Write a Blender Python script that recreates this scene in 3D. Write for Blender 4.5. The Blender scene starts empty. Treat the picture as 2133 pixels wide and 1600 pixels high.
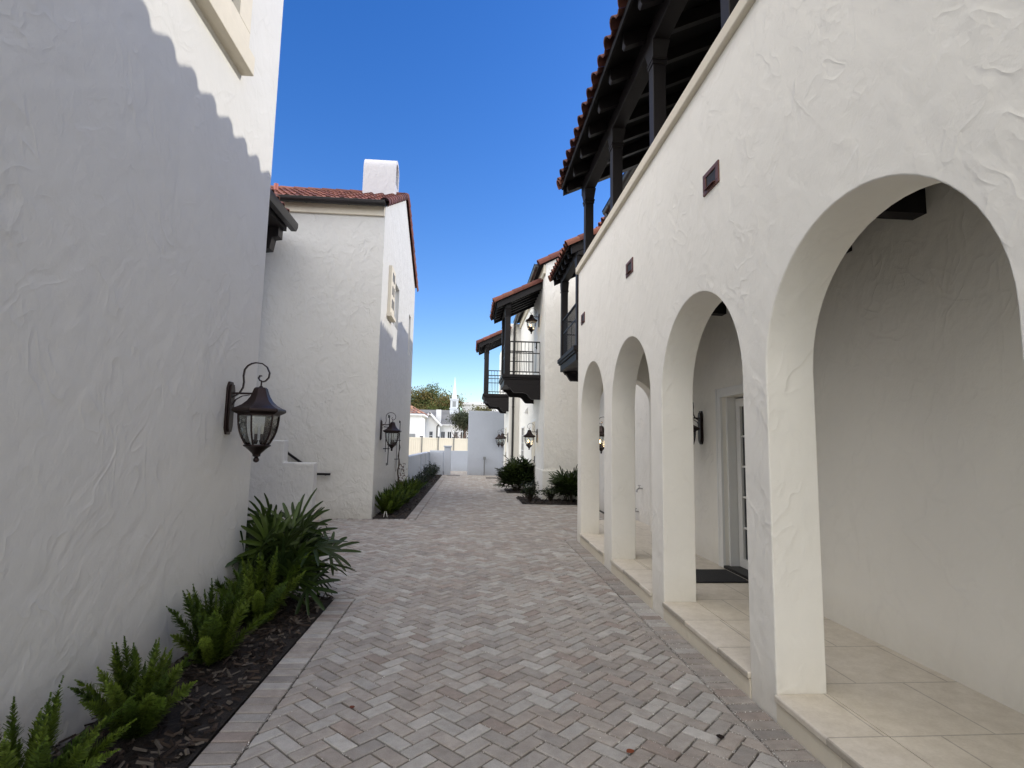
import bpy, bmesh, math, random
from mathutils import Vector, Matrix, Euler
R = math.radians
rnd = random.Random(7)
scene = bpy.context.scene
COL = scene.collection

# ------------------------------------------------------------------ materials
def newmat(name):
    m = bpy.data.materials.new(name); m.use_nodes = True
    nt = m.node_tree
    for n in list(nt.nodes): nt.nodes.remove(n)
    out = nt.nodes.new('ShaderNodeOutputMaterial')
    b = nt.nodes.new('ShaderNodeBsdfPrincipled')
    nt.links.new(b.outputs[0], out.inputs[0])
    return m, nt, b, out

class NT:
    """small helper for node graphs"""
    def __init__(s, nt): s.nt = nt
    def n(s, t, **k):
        x = s.nt.nodes.new(t)
        for a, v in k.items():
            if a.startswith('_'): x.inputs[a[1:].replace('_', ' ')].default_value = v
            else: setattr(x, a, v)
        return x
    def l(s, a, b): s.nt.links.new(a, b)
    def coord(s, sc=(1, 1, 1)):
        t = s.n('ShaderNodeTexCoord'); mp = s.n('ShaderNodeMapping'); mp.inputs['Scale'].default_value = sc
        s.l(t.outputs['Object'], mp.inputs['Vector']); return mp.outputs[0]
    def noise(s, v, scale, detail=3, rough=.5, dist=0.0):
        x = s.n('ShaderNodeTexNoise'); x.inputs['Scale'].default_value = scale; x.inputs['Detail'].default_value = detail
        x.inputs['Roughness'].default_value = rough; x.inputs['Distortion'].default_value = dist
        if v is not None: s.l(v, x.inputs['Vector'])
        return x.outputs['Fac']
    def math(s, op, a, b=None, c=None, clamp=False):
        x = s.n('ShaderNodeMath', operation=op); x.use_clamp = clamp
        for i, q in enumerate((a, b, c)):
            if q is None: continue
            if isinstance(q, (int, float)): x.inputs[i].default_value = q
            else: s.l(q, x.inputs[i])
        return x.outputs[0]
    def ramp(s, f, stops):
        x = s.n('ShaderNodeValToRGB'); e = x.color_ramp.elements
        while len(e) > 1: e.remove(e[-1])
        e[0].position = stops[0][0]; e[0].color = (*stops[0][1], 1)
        for p, c in stops[1:]:
            q = e.new(p); q.color = (*c, 1)
        s.l(f, x.inputs[0]); return x.outputs[0]
    def mix(s, f, a, b, mode='MIX'):
        x = s.n('ShaderNodeMix', data_type='RGBA', blend_type=mode)
        for sock, q in ((x.inputs[0], f), (x.inputs[6], a), (x.inputs[7], b)):
            if isinstance(q, (int, float)): sock.default_value = q
            elif isinstance(q, tuple): sock.default_value = (*q, 1) if len(q) == 3 else q
            else: s.l(q, sock)
        return x.outputs[2]
    def bump(s, h, dist=1.0, strength=1.0):
        x = s.n('ShaderNodeBump'); x.inputs['Distance'].default_value = dist; x.inputs['Strength'].default_value = strength
        s.l(h, x.inputs['Height']); return x.outputs[0]

def stucco(name, base, k=1.0, sc=1.0, dirt=True):
    m, nt, b, out = newmat(name); g = NT(nt)
    v = g.coord((1, 1, .8))
    v2 = g.coord((1.0, 1.15, 1.0))
    # broad hand trowelled undulation
    und = g.noise(v, 2.4 * sc, 2, .5, .6)
    # curved trowel strokes: stretched noise on warped coordinates, three directions
    wn_ = g.n('ShaderNodeTexNoise'); wn_.inputs['Scale'].default_value = 1.7 * sc; wn_.inputs['Detail'].default_value = 2; g.l(v, wn_.inputs['Vector'])
    ws = g.n('ShaderNodeVectorMath', operation='MULTIPLY_ADD'); g.l(wn_.outputs['Color'], ws.inputs[0]); ws.inputs[1].default_value = (.22, .22, .22); g.l(v, ws.inputs[2])
    def strokes(rx, ry, k1, lo):
        mp = g.n('ShaderNodeMapping', vector_type='TEXTURE'); mp.inputs['Rotation'].default_value = (R(rx), R(ry), 0); mp.inputs['Scale'].default_value = (1, 1, 2.4); g.l(ws.outputs[0], mp.inputs['Vector'])
        n1 = g.noise(mp.outputs[0], k1 * sc, 1.5, .5, .25)
        a_ = g.math('ABSOLUTE', g.math('SUBTRACT', n1, .5)); r_ = g.math('SUBTRACT', 1.0, g.math('DIVIDE', a_, .085), clamp=True)
        mk_ = g.math('MULTIPLY_ADD', g.noise(mp.outputs[0], k1 * .45 * sc, 1), 6.0, lo, clamp=True)
        return g.math('MULTIPLY', g.math('POWER', r_, 1.5), mk_), n1
    s1, b1 = strokes(38, 42, 6.5, -2.9); s2, b2 = strokes(-52, -35, 8.0, -3.1); s3, b3 = strokes(12, 15, 7.0, -3.2)
    rid = g.math('ADD', g.math('ADD', s1, s2), s3)
    fine = g.noise(v, 75, 3, .6)
    h = g.math('ADD', g.math('MULTIPLY', und, .014 * k), g.math('MULTIPLY', g.math('ADD', b1, b2), .0115 * k))
    h = g.math('ADD', h, g.math('MULTIPLY', rid, .0034 * k))
    h = g.math('ADD', h, g.math('MULTIPLY', fine, .0014 * k))
    h = g.math('ADD', h, g.math('MULTIPLY', g.noise(v2, 17 * sc, 3, .6, .8), .0034 * k))
    g.l(g.bump(h), b.inputs['Normal'])
    n = g.noise(v, 1.3, 5, .6)
    d = tuple(c * .90 for c in base)
    col = g.mix(n, d, base)
    col = g.mix(g.math('MULTIPLY', rid, .10), col, tuple(c * .72 for c in base))
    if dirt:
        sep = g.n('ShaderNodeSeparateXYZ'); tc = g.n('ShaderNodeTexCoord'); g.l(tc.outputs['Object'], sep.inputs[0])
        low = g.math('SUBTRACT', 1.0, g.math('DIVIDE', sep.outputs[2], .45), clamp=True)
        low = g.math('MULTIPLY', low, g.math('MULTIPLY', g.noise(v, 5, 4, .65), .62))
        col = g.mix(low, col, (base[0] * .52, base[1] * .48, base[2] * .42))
    g.l(col, b.inputs['Base Color'])
    b.inputs['Roughness'].default_value = .85
    b.inputs['Specular IOR Level'].default_value = .25
    return m

def plain(name, col, rough=.6, metal=0.0, var=.15, nscale=6, bump=0.0, bscale=40, spec=.5):
    m, nt, b, out = newmat(name); g = NT(nt); v = g.coord()
    n = g.noise(v, nscale, 4, .6)
    c = g.mix(n, tuple(x * (1 - var) for x in col), tuple(min(1, x * (1 + var)) for x in col))
    g.l(c, b.inputs['Base Color'])
    b.inputs['Roughness'].default_value = rough; b.inputs['Metallic'].default_value = metal
    b.inputs['Specular IOR Level'].default_value = spec
    if bump: g.l(g.bump(g.math('MULTIPLY', g.noise(v, bscale, 3, .6), bump)), b.inputs['Normal'])
    return m

def tinted(name, rough=.8, bump=.001, bscale=90, var=.2, nscale=25, spec=.3, trans=0.0, mul=1.0):
    """colour comes from the mesh attribute 'tint' (one colour per brick, tile or leaf) with surface noise on top"""
    m, nt, b, out = newmat(name); g = NT(nt); v = g.coord()
    a = g.n('ShaderNodeAttribute'); a.attribute_name = 'tint'
    n = g.noise(v, nscale, 5, .65)
    f = g.math('MULTIPLY_ADD', n, 2 * var, (1 - var) * mul)
    mx = g.n('ShaderNodeVectorMath', operation='SCALE'); g.l(a.outputs['Color'], mx.inputs[0]); g.l(f, mx.inputs['Scale'])
    g.l(mx.outputs[0], b.inputs['Base Color'])
    b.inputs['Roughness'].default_value = rough; b.inputs['Specular IOR Level'].default_value = spec
    if bump: g.l(g.bump(g.math('MULTIPLY', g.noise(v, bscale, 4, .65), bump)), b.inputs['Normal'])
    if trans:
        t = g.n('ShaderNodeBsdfTranslucent'); g.l(mx.outputs[0], t.inputs['Color'])
        ms = g.n('ShaderNodeMixShader'); ms.inputs[0].default_value = trans
        g.l(b.outputs[0], ms.inputs[1]); g.l(t.outputs[0], ms.inputs[2]); g.l(ms.outputs[0], out.inputs[0])
    return m

M = {}
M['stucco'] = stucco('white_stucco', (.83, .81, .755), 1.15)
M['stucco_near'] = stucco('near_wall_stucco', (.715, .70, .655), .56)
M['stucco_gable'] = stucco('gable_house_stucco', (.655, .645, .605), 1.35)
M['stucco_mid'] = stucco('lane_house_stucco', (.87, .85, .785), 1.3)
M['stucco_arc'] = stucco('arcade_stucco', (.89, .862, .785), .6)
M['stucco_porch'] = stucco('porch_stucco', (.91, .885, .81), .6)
M['stucco_far'] = stucco('shade_tinted_stucco', (.46, .495, .56), .7)  # white stucco with the far lane's bluish shade put into its colour
M['stucco_chimney'] = stucco('chimney_shade_stucco', (.57, .555, .57), .7)  # white chimney greyed, its shaded look is put into the base colour
M['cream'] = plain('cream_cast_stone', (.68, .62, .50), .8, 0, .07, 12, .0008, 120)
M['white_paint'] = plain('white_paint', (.78, .78, .75), .45, 0, .03, 5)
M['wood'] = plain('dark_brown_wood', (.0085, .0063, .0066), .55, 0, .3, 9, .0006, 60, .3)
M['wood_deck'] = plain('dark_brown_boards', (.0055, .0045, .0045), .75, 0, .3, 9, .0006, 60, .2)
M['bronze'] = plain('bronze_gutter', (.022, .020, .020), .35, .3, .15, 6)
M['lamp_metal'] = plain('aged_bronze', (.026, .0155, .014), .42, .55, .35, 30, .0006, 90)
M['iron'] = plain('black_iron', (.014, .013, .014), .45, .4, .15, 10)
M['copper'] = plain('brown_copper', (.13, .055, .042), .5, .25, .3, 14)
M['rubber'] = plain('black_rubber', (.012, .012, .013), .85, 0, .3, 60, .002, 200)
M['dark'] = plain('dark_interior', (.012, .012, .013), .6)
M['grey_metal'] = plain('grey_metal', (.25, .26, .27), .4, .6, .1)
M['chrome'] = plain('zinc_tap', (.45, .45, .45), .25, .9, .1)
M['red_pipe'] = plain('red_pipe_paint', (.36, .10, .07), .6, 0, .1)
M['concrete'] = plain('earth', (.30, .27, .22), .9, 0, .2, .3)
M['bark'] = plain('bark', (.075, .055, .04), .9, 0, .3, 8, .01, 18)
M['vinyl'] = plain('cream_vinyl', (.76, .70, .57), .5, 0, .03, 3)
M['vinyl_post'] = plain('grey_post', (.30, .29, .26), .6, 0, .08, 3)
M['church_white'] = plain('church_white', (.78, .78, .76), .7, 0, .06, 1.5, .004, 3)
M['shingle'] = plain('grey_shingle', (.15, .15, .15), .9, 0, .35, 3, .02, 7)
M['pale_blue'] = plain('spire_paint', (.62, .66, .70), .5, 0, .05, 2)
M['twig'] = plain('bare_twig', (.16, .11, .085), .9, 0, .2, 5)
M['tile'] = tinted('clay_roof_tile', .75, .0015, 60, .22, 14, .3)
M['leaf'] = tinted('glossy_leaf', .45, 0, 1, .22, 12, .35, .12)
M['fern'] = tinted('fern_needle', .6, 0, 1, .2, 12, .3, .25)
M['tree_leaf'] = tinted('tree_leaf', .7, 0, 1, .25, 1, .25, .2)
M['chip'] = tinted('bark_chip', .9, 0, 1, .3, 60, .15)
M['grit'] = tinted('pale_grit', .9, 0, 1, .1, 60, .2)

def paver_mat():
    m, nt, b, out = newmat('concrete_paver'); g = NT(nt); v = g.coord()
    a = g.n('ShaderNodeAttribute'); a.attribute_name = 'tint'
    blotch = g.noise(v, 11, 5, .62, .3)
    speck = g.noise(v, 170, 3, .75)
    f = g.math('ADD', g.math('MULTIPLY_ADD', blotch, .80, .57), g.math('MULTIPLY_ADD', speck, .80, -.40))
    sc = g.n('ShaderNodeVectorMath', operation='SCALE'); g.l(a.outputs['Color'], sc.inputs[0]); g.l(f, sc.inputs['Scale'])
    # pale haze of jointing sand left on the surface
    hz = g.math('MULTIPLY_ADD', g.noise(v, 3.2, 5, .68, .6), 2.6, -1.28, clamp=True)
    hz = g.math('MULTIPLY', hz, .26)
    col = g.mix(hz, sc.outputs[0], (.50, .48, .45))
    warm = g.math('MULTIPLY_ADD', g.noise(v, 17, 3, .6), 3.0, -1.62, clamp=True)
    col = g.mix(g.math('MULTIPLY', warm, .30), col, (.31, .21, .16))
    st = g.math('MULTIPLY_ADD', g.noise(v, 1.1, 5, .7, .8), 3.0, -1.75, clamp=True)
    col = g.mix(g.math('MULTIPLY', st, .35), col, (.17, .145, .125))
    g.l(col, b.inputs['Base Color']); b.inputs['Roughness'].default_value = .82
    b.inputs['Specular IOR Level'].default_value = .3
    h = g.math('ADD', g.math('MULTIPLY', speck, .0014), g.math('MULTIPLY', g.noise(v, 38, 3, .6), .0018))
    g.l(g.bump(h), b.inputs['Normal']); return m
M['paver'] = paver_mat()

def joint_mat():
    m, nt, b, out = newmat('jointing_sand'); g = NT(nt); v = g.coord()
    n = g.noise(v, 140, 2, .6); big = g.noise(v, 1.6, 3, .6)
    th = g.math('MULTIPLY_ADD', g.math('ADD', n, g.math('MULTIPLY', big, .55)), 9.0, -8.5, clamp=True)
    g.l(g.mix(th, (.022, .019, .017), (.50, .47, .42)), b.inputs['Base Color']); b.inputs['Roughness'].default_value = .95
    return m
M['joint'] = joint_mat()

def mulch_mat():
    m, nt, b, out = newmat('dark_mulch'); g = NT(nt); v = g.coord()
    n = g.noise(v, 55, 5, .7)
    g.l(g.ramp(n, [(.3, (.006, .005, .004)), (.55, (.022, .016, .013)), (.75, (.06, .045, .035))]), b.inputs['Base Color'])
    b.inputs['Roughness'].default_value = .95
    g.l(g.bump(g.math('MULTIPLY', n, .03)), b.inputs['Normal']); return m
M['mulch'] = mulch_mat()

def travertine():
    m, nt, b, out = newmat('travertine_tile'); g = NT(nt); v = g.coord()
    br = g.n('ShaderNodeTexBrick'); g.l(v, br.inputs['Vector'])
    br.inputs['Scale'].default_value = 1; br.inputs['Brick Width'].default_value = .61; br.inputs['Row Height'].default_value = .61
    br.inputs['Mortar Size'].default_value = .005; br.inputs['Color1'].default_value = (.68, .62, .52, 1); br.inputs['Color2'].default_value = (.62, .565, .47, 1)
    br.inputs['Mortar'].default_value = (.24, .21, .165, 1); br.offset = .5
    n = g.noise(v, 9, 6, .7)
    g.l(g.mix(.42, br.outputs[0], g.mix(g.math('MULTIPLY_ADD', g.math('ADD', n, g.math('MULTIPLY', g.noise(v, 60, 5, .75), .6)), 2.2, -1.25, clamp=True), (.44, .385, .30), (.80, .745, .645)), 'MIX'), b.inputs['Base Color'])
    b.inputs['Roughness'].default_value = .55
    g.l(g.bump(g.math('MULTIPLY', g.noise(v, 90, 3, .7), .0008)), b.inputs['Normal']); return m
M['travertine'] = travertine()

def glass(name, tint=(.9, .93, .92), gl=.12, seeded=True):
    m, nt, b, out = newmat(name); nt.nodes.remove(b); g = NT(nt); v = g.coord()
    t = g.n('ShaderNodeBsdfTransparent'); t.inputs[0].default_value = (*tint, 1)
    q = g.n('ShaderNodeBsdfGlossy'); q.inputs['Roughness'].default_value = .06
    if seeded: g.l(g.bump(g.math('MULTIPLY', g.noise(v, 30, 2, .5, .6), .004)), q.inputs['Normal'])
    f = g.n('ShaderNodeFresnel'); f.inputs[0].default_value = 1.45
    mx = g.n('ShaderNodeMixShader'); g.l(g.math('ADD', f.outputs[0], gl, clamp=True), mx.inputs[0])
    g.l(t.outputs[0], mx.inputs[1]); g.l(q.outputs[0], mx.inputs[2]); g.l(mx.outputs[0], out.inputs[0]); return m
M['lamp_glass'] = glass('seeded_lamp_glass')

def pane():
    m, nt, b, out = newmat('window_glass'); b.inputs['Base Color'].default_value = (.02, .025, .03, 1)
    b.inputs['Roughness'].default_value = .05; b.inputs['Specular IOR Level'].default_value = .8; return m
M['pane'] = pane()

def glow():
    m, nt, b, out = newmat('lit_bulb'); b.inputs['Base Color'].default_value = (1, .8, .5, 1)
    b.inputs['Emission Color'].default_value = (1, .72, .36, 1); b.inputs['Emission Strength'].default_value = 9; return m
M['glow'] = glow()
M['bulb'] = plain('unlit_bulb', (.55, .53, .48), .2, 0, .05)

# ------------------------------------------------------------------ mesh builder
class MB:
    def __init__(s): s.v = []; s.f = []; s.c = []; s.has = False
    def face(s, pts, col=None):
        i = len(s.v); s.v += [Vector(p) for p in pts]; s.f.append(tuple(range(i, i + len(pts)))); s.c.append(col)
        if col: s.has = True
    def mesh(s, vs, fs, col=None):
        i = len(s.v); s.v += [Vector(p) for p in vs]
        for f in fs: s.f.append(tuple(i + k for k in f)); s.c.append(col)
        if col: s.has = True
    def box(s, x0, y0, z0, x1, y1, z1, col=None):
        x0, x1 = sorted((x0, x1)); y0, y1 = sorted((y0, y1)); z0, z1 = sorted((z0, z1))
        s.mesh([(x0, y0, z0), (x1, y0, z0), (x1, y1, z0), (x0, y1, z0), (x0, y0, z1), (x1, y0, z1), (x1, y1, z1), (x0, y1, z1)],
               [(0, 3, 2, 1), (4, 5, 6, 7), (0, 1, 5, 4), (1, 2, 6, 5), (2, 3, 7, 6), (3, 0, 4, 7)], col)
    def bar(s, p, q, w, h, up=(0, 0, 1), col=None):
        p = Vector(p); q = Vector(q); d = (q - p).normalized(); up = Vector(up)
        a = d.cross(up)
        if a.length < 1e-4: a = d.cross(Vector((1, 0, 0)))
        a.normalize(); b = a.cross(d).normalized(); a = a * w / 2; b = b * h / 2
        s.mesh([p - a - b, p + a - b, p + a + b, p - a + b, q - a - b, q + a - b, q + a + b, q - a + b],
               [(0, 1, 2, 3), (7, 6, 5, 4), (0, 4, 5, 1), (1, 5, 6, 2), (2, 6, 7, 3), (3, 7, 4, 0)], col)
    def tube(s, pts, r, n=8, col=None, cap=True):
        pts = [Vector(p) for p in pts]; rs = r if isinstance(r, (list, tuple)) else [r] * len(pts)
        vs = []; fs = []; prev = None
        for i, p in enumerate(pts):
            t = (pts[min(i + 1, len(pts) - 1)] - pts[max(i - 1, 0)]).normalized()
            if prev is None:
                a = t.cross(Vector((0, 0, 1)))
                if a.length < .05: a = t.cross(Vector((1, 0, 0)))
            else: a = prev - t * prev.dot(t)
            a.normalize(); prev = a; b = t.cross(a)
            for k in range(n):
                an = 2 * math.pi * k / n; vs.append(p + (a * math.cos(an) + b * math.sin(an)) * rs[i])
        for i in range(len(pts) - 1):
            for k in range(n):
                fs.append((i * n + k, i * n + (k + 1) % n, (i + 1) * n + (k + 1) % n, (i + 1) * n + k))
        if cap: fs.append(tuple(range(n - 1, -1, -1))); fs.append(tuple((len(pts) - 1) * n + k for k in range(n)))
        s.mesh(vs, fs, col)
    def lathe(s, prof, c=(0, 0, 0), n=16, a0=0, col=None):
        vs = []; fs = []; c = Vector(c); m = len(prof)
        for r, z in prof:
            for k in range(n):
                an = a0 + 2 * math.pi * k / n; vs.append(c + Vector((r * math.cos(an), r * math.sin(an), z)))
        for i in range(m - 1):
            for k in range(n): fs.append((i * n + k, (i + 1) * n + k, (i + 1) * n + (k + 1) % n, i * n + (k + 1) % n))
        fs.append(tuple(range(n))); fs.append(tuple((m - 1) * n + k for k in range(n - 1, -1, -1)))
        s.mesh(vs, fs, col)
    def strip(s, pts, w, t, side=(0, 1, 0)):
        """flat bent strap: rectangle w (along side) x t swept along pts"""
        pts = [Vector(p) for p in pts]; sd = Vector(side); vs = []; fs = []
        for i, p in enumerate(pts):
            d = (pts[min(i + 1, len(pts) - 1)] - pts[max(i - 1, 0)]).normalized(); nn = sd.cross(d).normalized()
            for a, b in ((-1, -1), (1, -1), (1, 1), (-1, 1)): vs.append(p + sd * (a * w / 2) + nn * (b * t / 2))
        for i in range(len(pts) - 1):
            for k in range(4): fs.append((i * 4 + k, i * 4 + (k + 1) % 4, i * 4 + 4 + (k + 1) % 4, i * 4 + 4 + k))
        fs += [(3, 2, 1, 0), tuple(len(vs) - 4 + k for k in range(4))]
        s.mesh(vs, fs)
    def prism(s, poly, axis, a, b, col=None):
        """poly: 2-D outline; axis 'x': (y,z) extruded x a..b, 'y': (x,z) extruded y, 'z': (x,y) extruded z"""
        def P(u, w, t): return {'x': (t, u, w), 'y': (u, t, w), 'z': (u, w, t)}[axis]
        n = len(poly); vs = [P(u, w, a) for u, w in poly] + [P(u, w, b) for u, w in poly]
        fs = [tuple(range(n)), tuple(range(2 * n - 1, n - 1, -1))] + [(k, n + k, n + (k + 1) % n, (k + 1) % n) for k in range(n)]
        s.mesh(vs, fs, col)
    def build(s, name, mat, parent=None, label=None, bevel=0, weld=False, sharp=35, seg=2, flat=False):
        me = bpy.data.meshes.new(name)
        org = Vector(parent_loc(parent)) if parent else Vector((0, 0, 0))
        me.from_pydata([tuple(p - org) for p in s.v], [], s.f)
        bm = bmesh.new(); bm.from_mesh(me)
        if weld: bmesh.ops.remove_doubles(bm, verts=bm.verts, dist=1e-4)
        if flat: bmesh.ops.dissolve_limit(bm, angle_limit=R(.5), verts=bm.verts, edges=bm.edges)
        if weld or not s.has: bmesh.ops.recalc_face_normals(bm, faces=bm.faces)
        bm.to_mesh(me); bm.free()
        if s.has and not weld:
            at = me.color_attributes.new('tint', 'FLOAT_COLOR', 'CORNER')
            buf = []
            for p in me.polygons:
                c = s.c[p.index] or (.5, .5, .5)
                buf += [c[0], c[1], c[2], 1.0] * p.loop_total
            at.data.foreach_set('color', buf)
        me.polygons.foreach_set('use_smooth', [True] * len(me.polygons))
        me.set_sharp_from_angle(angle=R(sharp))
        me.materials.append(mat)
        o = bpy.data.objects.new(name, me); COL.objects.link(o)
        if parent: o.parent = parent
        if bevel:
            md = o.modifiers.new('edge', 'BEVEL'); md.width = bevel; md.segments = seg; md.limit_method = 'ANGLE'; md.angle_limit = R(40); md.harden_normals = True
        if label: o['label'] = label
        return o

def parent_loc(p):
    l = Vector((0, 0, 0))
    while p: l += p.location; p = p.parent
    return l
def thing(name, label, cat, loc=(0, 0, 0), group=None):
    o = bpy.data.objects.new(name, None); COL.objects.link(o); o.location = loc; o.empty_display_size = .1
    o['label'] = label; o['category'] = cat
    if group: o['group'] = group
    return o
def tag(o, label, cat, group=None):
    o['label'] = label; o['category'] = cat
    if group: o['group'] = group
    return o
def struct(o): o['kind'] = 'structure'; return o
def copy_tree(o, parent=None):
    c = o.copy(); COL.objects.link(c)
    if parent: c.parent = parent
    for ch in list(o.children): copy_tree(ch, c)
    return c

# ------------------------------------------------------------------ camera, sky, sun
CAMZ = 1.6
yaw, pit, rol = 7.59434372e-02, 1.09081745e-01, 1.89416595e-02
cy, sy = math.cos(yaw), math.sin(yaw)
fw = Vector((sy * math.cos(pit), cy * math.cos(pit), math.sin(pit)))
r0 = Vector((cy, -sy, 0)); u0 = r0.cross(fw)
rr = r0 * math.cos(rol) + u0 * math.sin(rol); uu = -r0 * math.sin(rol) + u0 * math.cos(rol)
cam = bpy.data.cameras.new('camera'); camo = bpy.data.objects.new('camera', cam); COL.objects.link(camo)
mw = Matrix((rr, uu, -fw)).transposed().to_4x4(); mw.translation = (0, 0, CAMZ); camo.matrix_world = mw
cam.sensor_width = 36; cam.lens = 36 * 1130.86 / 2133; cam.clip_end = 1500; cam.clip_start = .05
scene.camera = camo

SKY_FILL = 20.0  # strength of the fill glow added to the unseen sky
SUN_AZ = R(10)      # from +X towards +Y
SUN_EL = R(29.2)
to_sun = Vector((math.cos(SUN_EL) * math.cos(SUN_AZ), math.cos(SUN_EL) * math.sin(SUN_AZ), math.sin(SUN_EL)))
sun = bpy.data.lights.new('sun', 'SUN'); sun.energy = 2.9; sun.angle = R(.5); sun.color = (1, .95, .86)
suno = bpy.data.objects.new('sun', sun); COL.objects.link(suno); suno.rotation_euler = to_sun.to_track_quat('Z', 'Y').to_euler()
w = bpy.data.worlds.new('World'); scene.world = w; w.use_nodes = True
wn = w.node_tree; wn.nodes.clear(); g = NT(wn)
sky = g.n('ShaderNodeTexSky', sky_type='NISHITA'); sky.sun_disc = False; sky.sun_elevation = SUN_EL; sky.sun_rotation = R(90) - SUN_AZ
sky.air_density = 1.0; sky.dust_density = .35; sky.ozone_density = 1.6; sky.altitude = 10
bg = g.n('ShaderNodeBackground'); bg.inputs[1].default_value = .15
hs = g.n('ShaderNodeHueSaturation'); hs.inputs['Saturation'].default_value = 1.40; hs.inputs['Value'].default_value = 1.52; hs.inputs['Hue'].default_value = .516
g.l(sky.outputs[0], hs.inputs['Color'])
# warm fill glow added to the sky out of view, brightens the shaded walls
tc = g.n('ShaderNodeTexCoord'); sp = g.n('ShaderNodeSeparateXYZ'); g.l(tc.outputs['Generated'], sp.inputs[0])
mr = g.n('ShaderNodeMapRange', interpolation_type='SMOOTHSTEP'); mr.inputs['From Min'].default_value = .26; mr.inputs['From Max'].default_value = -.85
g.l(g.math('MULTIPLY_ADD', sp.outputs[0], 1.25, sp.outputs[1]), mr.inputs['Value'])
up = g.n('ShaderNodeMapRange', interpolation_type='SMOOTHSTEP'); up.inputs['From Min'].default_value = 0; up.inputs['From Max'].default_value = .12; g.l(sp.outputs[2], up.inputs['Value'])
cn = g.math('MULTIPLY_ADD', g.noise(tc.outputs['Generated'], 2.2, 5, .6, .4), .7, .65)
zn = g.n('ShaderNodeMapRange', interpolation_type='SMOOTHSTEP'); zn.inputs['From Min'].default_value = .68; zn.inputs['From Max'].default_value = .93; g.l(sp.outputs[2], zn.inputs['Value'])
cf = g.math('ADD', g.math('MULTIPLY', g.math('MULTIPLY', mr.outputs[0], up.outputs[0]), cn), g.math('MULTIPLY', zn.outputs[0], .18))
cl = g.n('ShaderNodeVectorMath', operation='SCALE'); cl.inputs[0].default_value = (1.0, .92, .78); g.l(g.math('MULTIPLY', cf, SKY_FILL), cl.inputs['Scale'])
ad = g.n('ShaderNodeVectorMath', operation='ADD'); g.l(hs.outputs[0], ad.inputs[0]); g.l(cl.outputs[0], ad.inputs[1])
g.l(ad.outputs[0], bg.inputs[0])
wo = g.n('ShaderNodeOutputWorld'); g.l(bg.outputs[0], wo.inputs[0])
scene.view_settings.view_transform = 'Standard'; scene.view_settings.look = 'None'
scene.view_settings.exposure = 0; scene.view_settings.gamma = 1
scene.render.engine = 'CYCLES'
try:
    scene.cycles.use_denoising = True; scene.cycles.max_bounces = 9; scene.cycles.diffuse_bounces = 6
    scene.cycles.transparent_max_bounces = 16; scene.cycles.sample_clamp_indirect = 6
except Exception: pass

# ------------------------------------------------------------------ ground, paving, beds
XA = 1.858          # arcade wall face
XL = -2.06          # near left house face
XB = -1.98          # left gabled house face
XM = 2.18           # house beyond the arcade, face
m = MB(); m.box(-300, -60, -.5, 300, 600, -.06)
struct(m.build('ground', M['concrete']))
m = MB(); m.face([(-7, -4, -.022), (6, -4, -.022), (6, 34, -.022), (-7, 34, -.022)])
struct(m.build('joint_bed', M['joint']))

def clip(poly, x0, y0, x1, y1):
    for ax, val, sg in ((0, x0, 1), (0, x1, -1), (1, y0, 1), (1, y1, -1)):
        out = []
        for i in range(len(poly)):
            a, b = poly[i], poly[(i + 1) % len(poly)]
            da, db = sg * (a[ax] - val), sg * (b[ax] - val)
            if da >= 0: out.append(a)
            if (da > 0 > db) or (da < 0 < db):
                t = da / (da - db); out.append((a[0] + t * (b[0] - a[0]), a[1] + t * (b[1] - a[1])))
        poly = out
        if len(poly) < 3: return []
    return poly
def area(p): return abs(sum(p[i][0] * p[(i + 1) % len(p)][1] - p[(i + 1) % len(p)][0] * p[i][1] for i in range(len(p)))) / 2
def shrink(poly, d):
    # parallel inset of a convex outline given counter-clockwise
    n = len(poly); out = []; c = (sum(p[0] for p in poly) / n, sum(p[1] for p in poly) / n)
    for i in range(n):
        a, b, e = poly[i - 1], poly[i], poly[(i + 1) % n]
        u = (b[0] - a[0], b[1] - a[1]); v = (e[0] - b[0], e[1] - b[1]); lu = math.hypot(*u); lv = math.hypot(*v)
        if lu < 1e-5 or lv < 1e-5: out.append(b); continue
        n1 = (-u[1] / lu, u[0] / lu); n2 = (-v[1] / lv, v[0] / lv); k = 1 + n1[0] * n2[0] + n1[1] * n2[1]
        if k < .25: k = .25
        q = (b[0] + (n1[0] + n2[0]) * d / k, b[1] + (n1[1] + n2[1]) * d / k)
        if math.hypot(q[0] - b[0], q[1] - b[1]) > .8 * math.hypot(c[0] - b[0], c[1] - b[1]): q = ((b[0] + c[0]) / 2, (b[1] + c[1]) / 2)
        out.append(q)
    return out
PALETTE = [((.275, .262, .247), 5), ((.235, .215, .198), 4), ((.325, .322, .312), 4), ((.25, .222, .20), 3), ((.37, .37, .36), 1.6), ((.225, .182, .16), 1.5), ((.285, .262, .24), 4), ((.205, .195, .187), 2)]
PW = [w_ for _, w_ in PALETTE]
def tone():
    c = rnd.choices(PALETTE, PW)[0][0]; c = tuple(q * .58 + m_ * .42 for q, m_ in zip(c, (.268, .246, .228))); k = rnd.uniform(.90, 1.10) * 1.32
    return (c[0] * k * 1.012, c[1] * k, c[2] * k * .962)
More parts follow.
